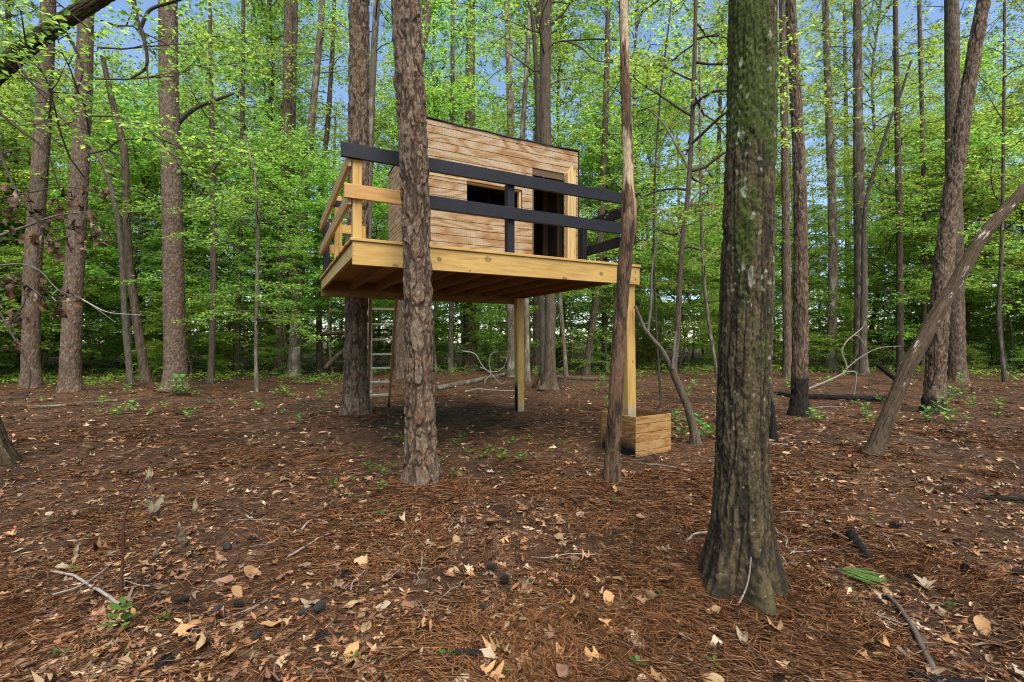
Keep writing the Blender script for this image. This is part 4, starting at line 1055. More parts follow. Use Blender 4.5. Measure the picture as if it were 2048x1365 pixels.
# ------------------------------------------------------------------ dry leaves for the floor
def leaf_strip(seed, n, lobed, curl):
    """flat leaf in x (0..1), y half-width, with lobes and curl; 3 verts per station"""
    r = np.random.default_rng(seed)
    t = np.linspace(0, 1, n + 1)
    env = 0.34 * np.sin(np.pi * np.clip(t * 0.93 + 0.05, 0, 1)) ** 0.8 * (0.75 + 0.5 * t)
    if lobed:
        nlobe = 3.4; ph0 = r.uniform(-0.4, 0.3)
        def lob(o): return 0.36 + 0.95 * np.clip(np.sin(2 * np.pi * (nlobe * t * (1 - 0.12 * t) + 0.05 + o) + ph0), 0, 1) ** 0.6
        wl = env * lob(0.0) * r.uniform(0.8, 1.15, n + 1); wr = env * lob(r.uniform(-0.12, 0.12)) * r.uniform(0.8, 1.15, n + 1)
        sweep = 0.10 * (wl / (env + 1e-6) - 0.6); sweep[0] = sweep[-1] = 0
    else: wl = env * r.uniform(0.9, 1.1, n + 1) * 0.9; wr = env * r.uniform(0.9, 1.1, n + 1) * 0.9; sweep = 0 * t
    wl[0] = wr[0] = 0.012; wl[-1] = wr[-1] = 0.012
    bend = curl * r.uniform(-0.3, 0.5) * (t - 0.4) ** 2 + 0.05 * np.sin(t * 7 + r.random() * 6) * curl
    cup = curl * r.uniform(0.3, 1.4)
    ctr = np.stack([t - 0.45, 0.03 * np.sin(t * 5 + r.random() * 6), bend], -1)
    Lp = ctr + np.stack([sweep, wl, cup * wl ** 1.5 * (1 + 0.6 * r.normal(0, 0.6, n + 1))], -1)
    Rp = ctr + np.stack([sweep, -wr, cup * wr ** 1.5 * (1 + 0.6 * r.normal(0, 0.6, n + 1))], -1)
    V = np.stack([Lp, ctr, Rp], 1).reshape(-1, 3)
    Fq = []
    for i in range(n):
        a = i * 3; Fq += [(a, a + 1, a + 4, a + 3), (a + 1, a + 2, a + 5, a + 4)]
    return V, np.array(Fq)

def oak_leaf_mesh(name, seed, curl=0.8, M_=None, lobed=True):
    V, Fq = leaf_strip(seed, 12 if lobed else 7, lobed, curl)
    me = mesh_np(name, V, Fq, smooth=False); me.materials.append(M_)
    return me
build_left_bough()

def build_crooked_tree():
    D = 6.15
    C, R = trunk_from_px(D, [(1392, 896, 20), (1388, 860, 16), (1376, 815, 14.5), (1360, 775, 14), (1347, 738, 14), (1353, 690, 11.5), (1357, 610, 11), (1364, 490, 10), (1378, 360, 9), (1388, 150, 8), (1392, -20, 7)])
    V = trunk_arrays(C, R, 48, lambda z: 0.018, 'oak', 421, 0.08, 0, 0, False)
    base = (C[0][0], C[0][1], C[0][2] + 0.06); root = empty('hardwood_tree', base)
    tag(root, 'small crooked forked tree just right of the planter box', 'tree', 'tall trees round the clearing')
    add_part(root, 'trunk', V, M['bark'])
    for (D_, p, a, b, c) in [(6.15, [(1347, 742), (1325, 700), (1305, 676), (1290, 656), (1279, 632), (1270, 610)], 10, 6, (0.11, 0.088, 0.07)),
                         (6.2, [(1296, 662), (1302, 600), (1304, 540), (1315, 470)], 6, 3, GREY), (6.1, [(1345, 735), (1350, 680), (1352, 660)], 6, 4, GREY),
                         (6.15, [(1372, 420), (1400, 380), (1440, 372)], 5, 2, GREY), (6.15, [(1380, 340), (1330, 250), (1290, 210)], 5, 2, GREY), (6.15, [(1366, 480), (1330, 420), (1290, 418)], 4, 1.5, GREY),
                         (6.15, [(1383, 250), (1420, 180), (1450, 120)], 4, 1.5, GREY)]:
        add_part(root, 'branch', tubes([limb(D_, p, a, b)], 6, c), M['farbark'])
    b, l = grow_crown(622, axis_of(C), 2.6, 6.3, 1.25, 20, leaf=0.062, subs=6, spr=3, nl=13, rise=0.1)
    add_part(root, 'branches', b, M['farbark'], kind='stuff'); add_part(root, 'crown', l, M['leaf'], kind='stuff')
    r = np.random.default_rng(5); pro = [oak_leaf_mesh('dry_leaf', 540 + k, 0.8, M['dryleaf']) for k in range(2)]
    for (x, y) in [(1393, 345), (1404, 350), (1412, 340), (1400, 358), (1420, 348), (1396, 408), (1408, 412), (1416, 405), (1428, 410), (1432, 422), (1362, 430), (1358, 440), (1322, 425), (1330, 420), (1390, 418), (1384, 400)]:
        q = P(x, y, r.uniform(5.9, 6.4)); s = r.uniform(0.07, 0.10)
        o = link('dry_leaf', pro[int(r.integers(2))], M['dryleaf'], root); o.location = tuple(q - np.array(base)); o.scale = (s, s, s)
        o.rotation_euler = (r.normal(0, 0.5), math.pi / 2 + r.normal(0, 0.4), r.uniform(0, 6.28)); o.color = (*(np.array([0.17, 0.07, 0.04]) * r.uniform(0.7, 1.3)), 1)
build_crooked_tree()

# ------------------------------------------------------------------ the woods: saplings, trees and shrubs as individuals
def make_variant(seed, h, crown0, R, nb, r0, bark, leaf=0.085, subs=6, spr=3, nl=15, shape='layer', brown=0.0, rise=0.25):
    r = np.random.default_rng(seed)
    n = 7; wob = np.cumsum(r.normal(0, 0.018 * h, (n, 2)), 0); wob[0] = 0
    C = np.stack([wob[:, 0], wob[:, 1], np.linspace(-0.1, h, n)], -1); Rr = np.linspace(r0, max(0.006, r0 * 0.25), n)
    tr = trunk_arrays(C, Rr, 14, lambda z: 0.16, bark, seed, 0.1, 0, 0, False)
    b, l = grow_crown(seed, axis_of(C), crown0, h - 0.02, R, nb, leaf=leaf, subs=subs, spr=spr, nl=nl, shape=shape, brown=brown, rise=rise)
    return (mesh_np('trunk', *tr), mesh_np('branches', *b), mesh_np('crown', *l))

VAR = {
 'sapling': [make_variant(31 + k, h, 0.5, R, 27, 0.022, 'smooth', 0.108, 6, 3, 15, rise=0.3) for k, (h, R) in enumerate(((4.2, 1.6), (5.6, 1.9), (3.2, 1.4), (6.6, 2.0)))],
 'young': [make_variant(51 + k, h, h0, R, 32, 0.055, b, 0.125, 8, 3, 16, rise=0.5, brown=0.015) for k, (h, h0, R, b) in enumerate(((9.5, 2.6, 2.6, 'smooth'), (11.5, 3.2, 3.0, 'oak'), (8.0, 2.2, 2.4, 'smooth')))],
 'tall': [make_variant(71 + k, h, h0, R, 32, 0.12, b, 0.155, 9, 3, 18, shape='oval', rise=0.7, brown=0.015) for k, (h, h0, R, b) in enumerate(((17, 4.5, 3.8, 'oak'), (20, 6.5, 4.2, 'smooth'), (15, 3.5, 3.6, 'oak')))],
 'shrub': [make_variant(91 + k, h, 0.1, R, 18, 0.012, 'smooth', 0.085, 6, 3, 13, brown=br, rise=0.5) for k, (h, R, br) in enumerate(((1.3, 0.85, 0.0), (1.9, 1.0, 0.0), (0.9, 0.7, 0.0), (1.6, 0.8, 0.45)))],
 'pine': [],
}
def _pine_variant(seed, h):
    C = np.stack([np.linspace(0, 0.5, 7), np.linspace(0, -0.3, 7), np.linspace(-0.1, h, 7)], -1)
    tr = trunk_arrays(C, np.linspace(0.19, 0.07, 7), 22, lambda z: 0.07, 'pine_small', seed, 0.2)
    b, l = pine_crown(seed, axis_of(C), h * 0.68, h, 3.0)
    return (mesh_np('trunk', *tr), mesh_np('branches', *b), mesh_np('crown', *l))
VAR['pine'] = [_pine_variant(301, 19.0), _pine_variant(302, 22.0)]
for kk, vs in VAR.items():
    for (a, b, c) in vs: a.materials.append(M['farbark']); b.materials.append(M['farbark']); c.materials.append(M['leaf'])

LAND = [(344, 'tall straight left pine'), (150, 'second pine from the left'), (66, 'far left shaded pine'), (256, 'crooked dark hardwood'), (427, 'slim dark sapling trunk'), (514, 'thin young twiggy tree'),
        (567, 'dark pine left of the deck'), (605, 'grey forked hardwood'), (655, 'deck corner'), (716, 'rear deck pine'), (770, 'ladder'), (832, 'pine in front of the deck'), (903, 'slim grey trunk under the deck'), (940, 'thick pine under the deck'),
        (1022, 'lichen-spotted trunk'), (1040, 'rear deck post'), (1097, 'shaggy grey trunk'), (1150, 'cabin door'), (1196, 'bent right-leaning trunk'), (1248, 'near dead tree'), (1300, 'planter box'), (1368, 'small crooked tree'), (1408, 'lanky grey stem'),
        (1490, 'big mossy trunk'), (1572, 'straight dark pine'), (1600, 'scorched slim pine'), (1662, 'grey back right trunk'), (1720, 'stout grey back trunk'), (1798, 'dark deep-woods trunk'), (1848, 'slim far trunk'), (1890, 'right leaning pine'), (1910, 'broad red-brown pine'), (2004, 'slender right edge tree')]
WOODS = []
ORD = ['first', 'second', 'third', 'fourth', 'fifth', 'sixth', 'seventh', 'eighth', 'ninth', 'tenth', 'eleventh', 'twelfth', 'thirteenth', 'fourteenth', 'fifteenth', 'sixteenth', 'seventeenth', 'eighteenth', 'nineteenth', 'twentieth']
def where(px, D):
    if px < -40: base = 'beyond the left edge'
    elif px > 2090: base = 'beyond the right edge'
    else:
        x, nm = min(LAND, key=lambda q: abs(q[0] - px)); dx = px - x
        base = ('behind the ' if abs(dx) < 9 else 'left of the ' if dx < 0 else 'right of the ') + nm
    dd = D - edge(px)
    return base, (', at the clearing edge' if dd < 2.5 else ', a little way back' if dd < 6 else ', well back' if dd < 11 else ', deep in the woods')
KIND = {'sapling': ('sapling', 'leafy green sapling', 'sapling', 'saplings'), 'young': ('hardwood_tree', 'young leafy tree', 'tree', 'young trees'),
        'tall': ('hardwood_tree', 'tall leafy hardwood', 'tree', 'tall hardwoods'), 'shrub': ('shrub', 'low green shrub', 'shrub', 'shrubs'), 'pine': ('pine_tree', 'straight high-crowned pine', 'tree', 'distant pines')}
def place(kind, px, D, r, sc=None, x=None):
    X = (px - 1024) / F * D; v = VAR[kind][int(r.integers(len(VAR[kind])))]
    nm, lab, cat, grp = KIND[kind]
    w0, w1 = where(px, D)
    root = empty(nm, (X, D, gz(X, D)), r.uniform(0, 6.28)); s = sc or r.uniform(0.8, 1.2); root.scale = (s, s, s * r.uniform(0.92, 1.1))
    tag(root, lab + ' ' + w0 + w1, cat, grp + ' in the woods'); WOODS.append((root, lab, w0, D))
    for nm2, me in zip(('trunk', 'branches', 'crown'), v):
        o = bpy.data.objects.new(nm2, me); COL.objects.link(o); o.parent = root
        if nm2 != 'trunk': o['kind'] = 'stuff'
    return root

EDGE = np.array([(-700, 7.0), (-250, 11.0), (0, 13.4), (160, 14.0), (330, 14.6), (440, 14.9), (700, 15.5), (850, 17.2), (1250, 17.8), (1560, 18.2), (1800, 18.0), (2048, 17.0), (2400, 13.0), (2800, 10.0)])
def edge(px): return float(np.interp(px, EDGE[:, 0], EDGE[:, 1]))

# where the photograph shows open sky: keep tall crowns thinner there
GAPS = [(930, 1080), (1570, 1720), (620, 700), (1930, 2010), (90, 140)]
def build_woods():
    r = np.random.default_rng(2024)
    def ring(kind, n, d0, d1, lo=-420, hi=2480, sc=None, gap=0.0):
        xs = (np.arange(n) + r.random(n)) / n * (hi - lo) + lo
        for px in xs:
            D = edge(px) + r.uniform(d0, d1) + (3.2 * (vnoise(np.array([px / 130.0]), np.array([3.3]))[0]) if kind in ('sapling', 'shrub') else 0)
            if gap and any(a < px < b for a, b in GAPS) and r.random() < gap: continue
            place(kind, px, D, r, sc)
    ring('sapling', 44, -0.5, 6.0); ring('sapling', 52, 4.0, 18.0)
    ring('young', 44, 0.5, 8.0, gap=0.55); ring('young', 26, 6.0, 18.0, gap=0.3)
    ring('tall', 27, 3.0, 12.0, gap=0.85); ring('tall', 17, 10.0, 26.0, gap=0.7)
    ring('pine', 14, 3.0, 20.0)
    ring('shrub', 26, -0.8, 5.0, sc=0.7); ring('shrub', 24, 3.0, 14.0)
build_woods()
def settle_wood_labels():
    by = {}
    for q in WOODS: by.setdefault(q[0]['label'], []).append(q)
    for lab, qs in by.items():
        if len(qs) > 1:
            same = sorted([q for q in WOODS if q[1] == qs[0][1] and q[2] == qs[0][2]], key=lambda q: q[3])
            for k, q in enumerate(same):
                q[0]['label'] = q[1] + ' ' + q[2] + ', ' + ORD[min(k, 19)] + ' in depth'
settle_wood_labels()

MARKS = [(245, 1150, 'dead sapling'), (490, 1090, 'bottom left forked stick') , (844, 965, 'pine in front of the deck'), (1225, 960, 'near dead tree'), (1270, 900, 'planter box'), (1480, 1180, 'big mossy trunk'), (1722, 1092, 'charred stick'), (1740, 1160, 'green pine sprig'), (1840, 1285, 'long curved stick'),
         (1743, 925, 'leaning lichened tree'), (1599, 838, 'scorched slim pine'), (1866, 830, 'right leaning pine'), (1392, 890, 'small crooked tree'), (1042, 822, 'rear deck post'), (712, 835, 'rear deck pine'), (778, 808, 'ladder foot'), (352, 800, 'tall straight left pine'), (141, 776, 'second pine from the left'), (1000, 1300, 'bottom edge centre'), (640, 1300, 'bottom edge left of centre')]
MARKS.pop(1)
def settle_floor_labels(phrase, items):
    by = {}
    for (o, px, py) in items:
        x, y, nm = min(MARKS, key=lambda q: math.hypot((q[0] - px), 2.2 * (q[1] - py)))
        dx, dy = px - x, 2.2 * (py - y)
        d = ('right of' if dx > 0 else 'left of') if abs(dx) > abs(dy) else ('in front of' if dy > 0 else 'behind')
        by.setdefault((nm, d), []).append((math.hypot(dx, dy), o))
    for (nm, d), l in by.items():
        l.sort(key=lambda q: q[0])
        for k, (_, o) in enumerate(l):
            o['label'] = phrase + (', nearest ' if k == 0 else ', ' + ORD[min(k, 19)] + ' nearest ') + d + ' the ' + nm

def build_far_woods():
    r = np.random.default_rng(909); n = 500
    px = r.uniform(-700, 2750, n); D = r.uniform(33, 62, n); X = (px - 1024) / F * D
    zc = 0.3 + 20 * r.random(n) ** 2.2; rad = r.uniform(1.6, 3.6, n)
    parts = []; m = 170
    c = np.stack([X, D, zc], -1)
    p = c[:, None] + r.normal(0, 0.5, (n, m, 3)) * rad[:, None, None] * np.array([1, 1, 0.7])
    p[..., 2] = np.abs(p[..., 2]) + 0.15
    p = p.reshape(-1, 3); k = len(p)
    d = r.normal(0, 1, (k, 3)); d[:, 2] *= 0.4; d /= np.linalg.norm(d, axis=1)[:, None]
    nr = np.array([0, 0, 1.0]) + r.normal(0, 0.6, (k, 3)); nr -= d * (nr * d).sum(1)[:, None]; nr /= np.linalg.norm(nr, axis=1)[:, None]
    ln = r.uniform(0.18, 0.34, k)
    lv = leaf_quads(p, d, nr, ln, ln * 0.6, leaf_cols(r, k))
    o = link('distant_woods', mesh_np('distant_woods', *lv), M['leaf'])
    tag(o, 'mass of distant green foliage closing off the woods', 'woods', kind='stuff')
    its = []
    for q in range(110):
        x = r.uniform(-700, 2750); d_ = r.uniform(34, 60); X_ = (x - 1024) / F * d_; h = r.uniform(12, 26)
        its.append((np.array([[X_, d_, 0], [X_ + r.normal(0, 0.3), d_, h * 0.5], [X_ + r.normal(0, 0.8), d_, h]]), r.uniform(0.09, 0.22), 0.05))
    o2 = link('distant_trunks', mesh_np('distant_trunks', *tubes(its, 7, (0.13, 0.105, 0.085))), M['farbark'])
    tag(o2, 'distant tree trunks merging into the far woods', 'woods', kind='stuff')
build_far_woods()

def build_undergrowth():
    r = np.random.default_rng(606); n = 2600
    px = r.uniform(-500, 2600, n); D = np.array([edge(x) for x in px]) + 3.0 * (vnoise(px / 90.0, px * 0 + 1.7) - 0.6) + r.uniform(-1.6, 9, n) * r.random(n) ; X = (px - 1024) / F * D
    z = ground_z(X, D)
    parts = []
    pos = np.stack([X, D, z + r.uniform(0.03, 0.22, n)], -1)
    a = r.uniform(0, 6.28, n); dirs = np.stack([np.cos(a), np.sin(a), r.normal(0.25, 0.2, n)], -1); dirs /= np.linalg.norm(dirs, axis=1)[:, None]
    o = link('undergrowth', mesh_np('undergrowth', *sprays(r, pos, dirs, 9, 0.30, 0.075)), M['leaf'])
    tag(o, 'low green undergrowth along the edge of the clearing', 'undergrowth', kind='stuff')
build_undergrowth()

# ------------------------------------------------------------------ leaf litter
LIT = np.array([[0.190, 0.098, 0.050], [0.240, 0.135, 0.072], [0.135, 0.066, 0.036], [0.280, 0.195, 0.118], [0.205, 0.095, 0.048], [0.155, 0.108, 0.070], [0.095, 0.056, 0.036], [0.330, 0.26, 0.18], [0.115, 0.090, 0.062], [0.17, 0.085, 0.045], [0.14, 0.075, 0.042]])
FIX = []   # keep litter out of the trunks' feet
def floor_points(r, n, pxr=(-500, 2550), py0=742, py1=1560):
    px = r.uniform(*pxr, n); py = py0 + (py1 - py0) * r.random(n)
    D = F * 1.38 / (py - 680); X = (px - 1024) / F * D
    if n > 1000:      # an even spread all round the camera's standing place too
        k = r.random(n) < 0.16; D = np.where(k, r.uniform(0.2, 5.0, n), D); X = np.where(k, r.uniform(-5.5, 5.5, n), X)
    return X, D

def shade_area(X, Y):
    """bare dark soil below the deck has fewer needles"""
    c, s = math.cos(TH_A), math.sin(TH_A)
    u = (X + 1.556) * c + (Y - 4.56) * s; v = -(X + 1.556) * s + (Y - 4.56) * c
    return sstep(-0.4, 0.6, u) * sstep(4.1, 3.0, u) * sstep(-0.6, 0.5, v) * sstep(3.8, 2.6, v)

def build_needles():
    r = np.random.default_rng(88); n = 170000
    X, Y = floor_points(r, n)
    for (bx, by, br) in ((1.275, 2.62, 0.20), (-0.86, 4.48, 0.16), (1.0, 4.62, 0.09), (-2.67, 8.02, 0.24)):
        q = 1600; aa = r.uniform(0, 6.28, q); rr_ = br * 0.85 + np.abs(r.normal(0, 0.16, q)); X = np.concatenate([X, bx + rr_ * np.cos(aa)]); Y = np.concatenate([Y, by + rr_ * np.sin(aa)])
    n = len(X)
    keep = r.random(n) > 0.65 * shade_area(X, Y); dens = fbm(X * 0.9 + 11, Y * 0.9 + 5, 0, 3); keep &= r.random(n) < (0.16 + 1.1 * sstep(0.42, 0.60, dens)); X, Y = X[keep], Y[keep]; n = len(X)
    Z = ground_f(X, Y) + 0.002 + 0.034 * r.random(n) ** 1.6
    a = fbm(X * 0.8, Y * 0.8, 0, 2) * 9 + r.normal(0, 0.9, n); el = r.normal(0.0, 0.07, n)
    d = np.stack([np.cos(a) * np.cos(el), np.sin(a) * np.cos(el), np.sin(el)], -1)
    nr = np.array([0, 0, 1.0]) + r.normal(0, 0.4, (n, 3)); nr -= d * (nr * d).sum(1)[:, None]; nr /= np.linalg.norm(nr, axis=1)[:, None]
    ln = r.uniform(0.08, 0.19, n) * np.clip(Y / 3.5, 1, 1.6); wd = np.clip(0.0013 * Y, 0.0034, 0.009)
    col = np.array([[0.225, 0.094, 0.034]]) * (0.22 + 1.2 * r.random((n, 1)) ** 1.2); k = r.random(n) < 0.2; col[k] = np.array([0.25, 0.135, 0.062]) * r.uniform(0.7, 1.1, (k.sum(), 1))
    p = np.stack([X, Y, Z], -1) - d * (ln / 2)[:, None]
    o = link('pine_needles', mesh_np('pine_needles', *leaf_quads(p, d, nr, ln, wd, col)), M['litter'])
    tag(o, 'rust brown pine needles strewn over the whole forest floor', 'pine needles', kind='stuff')

def build_leaf_litter():
    r = np.random.default_rng(99); n = 42000
    X, Y = floor_points(r, n); keep = r.random(n) > 0.45 * shade_area(X, Y); dens = fbm(X * 1.3 + 31, Y * 1.3 + 15, 0, 3); keep &= r.random(n) < np.where(Y < 6, 0.45 + 0.8 * sstep(0.42, 0.62, dens), 0.98); X, Y = X[keep], Y[keep]; n = len(X)
    tmpl = [leaf_strip(700 + k, 3 if k % 2 else 5, k % 2 == 0, 0.8) for k in range(6)]
    for k in range(6): tmpl[k][0][:, 1] *= (0.75, 0.6, 0.9, 0.5, 0.8, 0.4)[k]
    parts = []
    idx = r.integers(0, 6, n); size = (0.022 + 0.075 * r.random(n) ** 1.8) * np.clip(Y / 4.5, 0.85, 1.5)
    col = LIT[r.integers(0, len(LIT), n)] * (0.45 + 1.1 * r.random((n, 1))) * np.array([1.08, 1.0, 0.88])
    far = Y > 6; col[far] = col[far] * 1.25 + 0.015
    for k in range(6):
        m = idx == k; q = m.sum(); V, Fq = tmpl[k]
        a = r.uniform(0, 6.28, q); ti = r.normal(0, 0.22, q); ro = r.normal(0, 0.3, q) + np.where(r.random(q) < 0.4, math.pi, 0)
        ca, sa, ct, st, cr, sr = np.cos(a), np.sin(a), np.cos(ti), np.sin(ti), np.cos(ro), np.sin(ro)
        v = V[None] * size[m][:, None, None]
        y1 = v[..., 1] * cr[:, None] - v[..., 2] * sr[:, None]; z1 = v[..., 1] * sr[:, None] + v[..., 2] * cr[:, None]
        x2 = v[..., 0] * ct[:, None] + z1 * st[:, None]; z2 = -v[..., 0] * st[:, None] + z1 * ct[:, None]
        x3 = x2 * ca[:, None] - y1 * sa[:, None]; y3 = x2 * sa[:, None] + y1 * ca[:, None]
        zz = ground_f(X[m], Y[m]) + 0.003 + 0.10 * size[m] * r.random(q)
        W_ = np.stack([x3 + X[m][:, None], y3 + Y[m][:, None], z2 + zz[:, None]], -1).reshape(-1, 3)
        f = (Fq[None] + (np.arange(q) * len(V))[:, None, None]).reshape(-1, 4)
        parts.append((W_, [f], np.repeat(col[m], len(V), axis=0)))
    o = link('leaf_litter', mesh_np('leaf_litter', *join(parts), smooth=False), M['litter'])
    tag(o, 'small dry leaves and fragments covering the forest floor', 'leaf litter', kind='stuff')

def build_big_leaves():
    r = np.random.default_rng(123)
    pro = [oak_leaf_mesh('fallen_leaf', 820 + k, 0.6 + 0.09 * k, M['dryleaf'], lobed=(k % 3 < 2)) for k in range(16)]
    n = 0; tries = 0
    pal = [np.array([0.38, 0.205, 0.085]), np.array([0.34, 0.225, 0.115]), np.array([0.22, 0.105, 0.052]), np.array([0.36, 0.275, 0.18]), np.array([0.18, 0.12, 0.075]), np.array([0.22, 0.115, 0.072])]
    while n < 300:
        X, Y = floor_points(r, 1, (-60, 2110), 900, 1420); X, Y = float(X[0]), float(Y[0]); tries += 1
        if shade_area(np.array([X]), np.array([Y]))[0] > 0.6 and r.random() < 0.6: continue
        if math.hypot(X - 1.27, Y - 2.62) < 0.24 or math.hypot(X + 0.86, Y - 4.48) < 0.22: continue
        me = pro[int(r.integers(16))]; s = r.uniform(0.06, 0.125)
        o = bpy.data.objects.new('fallen_leaf', me); COL.objects.link(o); o.parent = GROUND
        o.location = (X, Y, float(ground_f(np.array([X]), np.array([Y]))[0]) + 0.018 + 0.05 * s); o.scale = (s, s * r.uniform(0.8, 1.15), s)
        o.rotation_euler = (r.normal(0, 0.22) + (math.pi if r.random() < 0.35 else 0), r.normal(0, 0.22), r.uniform(0, 6.28))
        o.color = (*(pal[int(r.choice(6, p=[0.27, 0.22, 0.18, 0.13, 0.1, 0.1]))] * r.uniform(0.6, 1.1)), 1)
        n += 1
build_needles(); build_leaf_litter(); build_big_leaves()

# ------------------------------------------------------------------ fallen wood
def fallen(name, label, cat, pieces, mat, col=(0.2, 0.17, 0.14), group=None, lay=False, part='stem'):
    """pieces: list of (D, [(px, py[, D])...], w0, w1) in photo pixels"""
    its = [limb(*p) for p in pieces]
    if lay:
        new = []
        for (p, r0, r1) in its:
            p = p.copy()
            for q in range(len(p)):
                ray = (p[q] - np.array([0, 0, CAMZ])) / p[q][1]; dd = p[q][1]
                for _ in range(4): dd = (gz(ray[0] * dd, dd) + 0.02 - CAMZ) / ray[2]
                x_ = ray[0] * dd; p[q] = (x_, dd, float(ground_f(np.array([x_]), np.array([dd]))[0]) + 0.016 + r0 * 0.5)
            new.append((p, r0, r1))
        its = new
    b = its[0][0][0]; root = empty(name, (b[0], b[1], gz(b[0], b[1])))
    tag(root, label, cat, group)
    for k, it in enumerate(its):
        p, r0, r1 = it
        add_part(root, part if k == 0 else 'side_twig', tubes([(p, r0, r1)], 8 if r0 > 0.02 else 5, col), mat)
    return root

def log(name, label, D, pts, w0, w1, bark='oak', char=None, cat='log', seed=1, lay=True):
    p = np.array([P(q[0], q[1], D if len(q) == 2 else q[2]) for q in pts]); n = len(p)
    R = np.linspace(w0, w1, n) / 2 * D / F
    if lay and cat == 'log' and name != 'broken_log':
        for q in range(n):
            dd = p[q][1]
            for _ in range(4):   # where the pixel's ray meets the floor
                dd = (CAMZ - gz((pts[q][0] - 1024) / F * dd, dd) - R[q] * 0.6) * F / max(20.0, pts[q][1] - 680)
            dd = min(max(dd, p[q][1] * 0.75), p[q][1] * 1.3); x_ = (pts[q][0] - 1024) / F * dd
            p[q] = (x_, dd, float(ground_f(np.array([x_]), np.array([dd]))[0]) + R[q] * 0.55)
    V, Fl, C = trunk_arrays(p, R, 22, lambda z: 0.06, bark, seed)
    if char: C = C * 0 + np.array([0.012, 0.011, 0.011]) + (C - 0.012) * np.clip((fbm(V[:, 0] * 2, V[:, 1] * 2, 0, 3) - char) * 6, 0, 1)[:, None]
    o = link(name, mesh_np(name, V - p[0], Fl, C), M['farbark'], None, loc=tuple(p[0]))
    # close the butt end
    return tag(o, label, cat)

log('fallen_log', 'pale mossy log lying behind the deck posts', 15.2, [(875, 775), (940, 762), (985, 752), (1030, 742)], 11, 8, 'smooth', seed=3)
log('fallen_log', 'dark fallen log just left of the near dead tree', 15.5, [(1108, 752), (1150, 755), (1190, 757), (1235, 760)], 10, 8, 'oak', seed=4)
log('charred_log', 'fire-blackened log lying behind the scorched slim pine', 10.8, [(1552, 784), (1590, 790), (1640, 792), (1700, 795), (1782, 797)], 10, 13, 'oak', char=0.52, seed=5)
log('fallen_log', 'straight grey pole lying in the left thicket', 10.3, [(28, 806), (95, 810), (160, 806), (236, 803)], 4, 6, 'smooth', seed=6)
log('charred_log', 'short charred stub leaning in the right background', 13.5, [(1790, 756), (1772, 742), (1755, 728)], 9, 6, 'oak', char=0.9, seed=7, lay=False)
log('broken_log', 'orange broken log propped level left of the ladder', 15.5, [(640, 667, 15.9), (660, 665), (694, 662, 15.2)], 8, 8, 'snag', seed=8)
log('broken_log', 'dark leaning log under the propped orange log', 15.8, [(650, 735), (672, 712), (700, 690)], 9, 7, 'oak', seed=9)
log('rotten_stump', 'rust red rotten stump splinter left of the shaggy trunk', 12.0, [(1068, 776), (1072, 762), (1078, 746), (1081, 738)], 11, 3, 'snag', cat='stump', seed=10)
log('rotten_stump', 'small dark stump splinter at the foot of the shaggy trunk', 11.6, [(1081, 784), (1084, 772), (1089, 764)], 8, 2, 'snag', cat='stump', seed=12)
log('charred_log', 'charred stick lying in needles right of the mossy trunk', 2.95, [(1702, 1066), (1718, 1090), (1742, 1118)], 22, 14, 'oak', char=0.9, seed=13)
log('charred_log', 'black charred wood at the bottom right corner', 2.05, [(1815, 1346), (1880, 1362), (2010, 1374)], 20, 26, 'oak', char=0.95, seed=14)
log('charred_log', 'thin black charred stick at the right edge', 4.1, [(1975, 996), (2010, 996), (2060, 998)], 9, 7, 'oak', char=0.95, seed=15)
log('charred_log', 'small charred chunk near the foot of the right pines', 7.4, [(1880, 860), (1915, 862), (1938, 864)], 8, 6, 'oak', char=0.95, seed=16)

fallen('fallen_branch', 'bleached branch rising in an S-curve from the charred log', 'branch', [(10.4, [(1616, 776), (1652, 761), (1690, 742), (1692, 726), (1684, 702), (1692, 682), (1708, 668), (1726, 652), (1728, 640)], 4, 2), (10.4, [(1692, 736), (1722, 712), (1758, 694), (1802, 690)], 2.6, 1.2), (10.4, [(1708, 668), (1718, 672), (1730, 690)], 3, 1.5), (10.4, [(1690, 742), (1712, 745), (1708, 790)], 3, 2)], M['twig'], PALE)
fallen('fallen_branch', 'tangle of bleached thin branches left of the rear deck post', 'branch', [(12.6, [(925, 700), (950, 706), (965, 730), (982, 745), (1002, 765), (1012, 760)], 2.6, 1.3), (12.6, [(960, 732), (985, 742), (1005, 735), (1013, 715), (1000, 712)], 2, 1), (12.6, [(982, 745), (978, 720), (985, 704), (995, 702)], 2, 1), (12.6, [(968, 762), (982, 746)], 2, 1.4), (11.5, [(930, 782), (955, 776), (980, 778), (1032, 780)], 3, 2)], M['twig'], PALE)
fallen('fallen_branch', 'long curved stick in the bottom right foreground', 'branch', [(2.25, [(1775, 1188, 2.6), (1800, 1215, 2.45), (1830, 1262, 2.25), (1852, 1310, 2.1), (1885, 1372, 1.97)], 9, 13)], M['twigdark'], (0.16, 0.12, 0.075), lay=True)
fallen('fallen_branch', 'bare forked stick in the left foreground', 'branch', [(2.75, [(102, 1140), (150, 1150), (185, 1172), (215, 1188), (240, 1210)], 5, 7), (2.7, [(105, 1185), (160, 1168), (205, 1140), (228, 1120)], 4, 2)], M['twig'], GREY, lay=True)
fallen('fallen_branch', 'thin white forked twig beside the mossy trunk roots', 'twig', [(2.55, [(1500, 1032), (1530, 1038), (1552, 1058), (1574, 1072), (1572, 1090), (1584, 1102), (1565, 1108), (1570, 1118)], 4, 3), (2.55, [(1584, 1102), (1625, 1100), (1680, 1088)], 4, 1.5), (2.55, [(1584, 1102), (1600, 1088), (1602, 1080)], 3, 1.2)], M['twig'], GREY, lay=True)
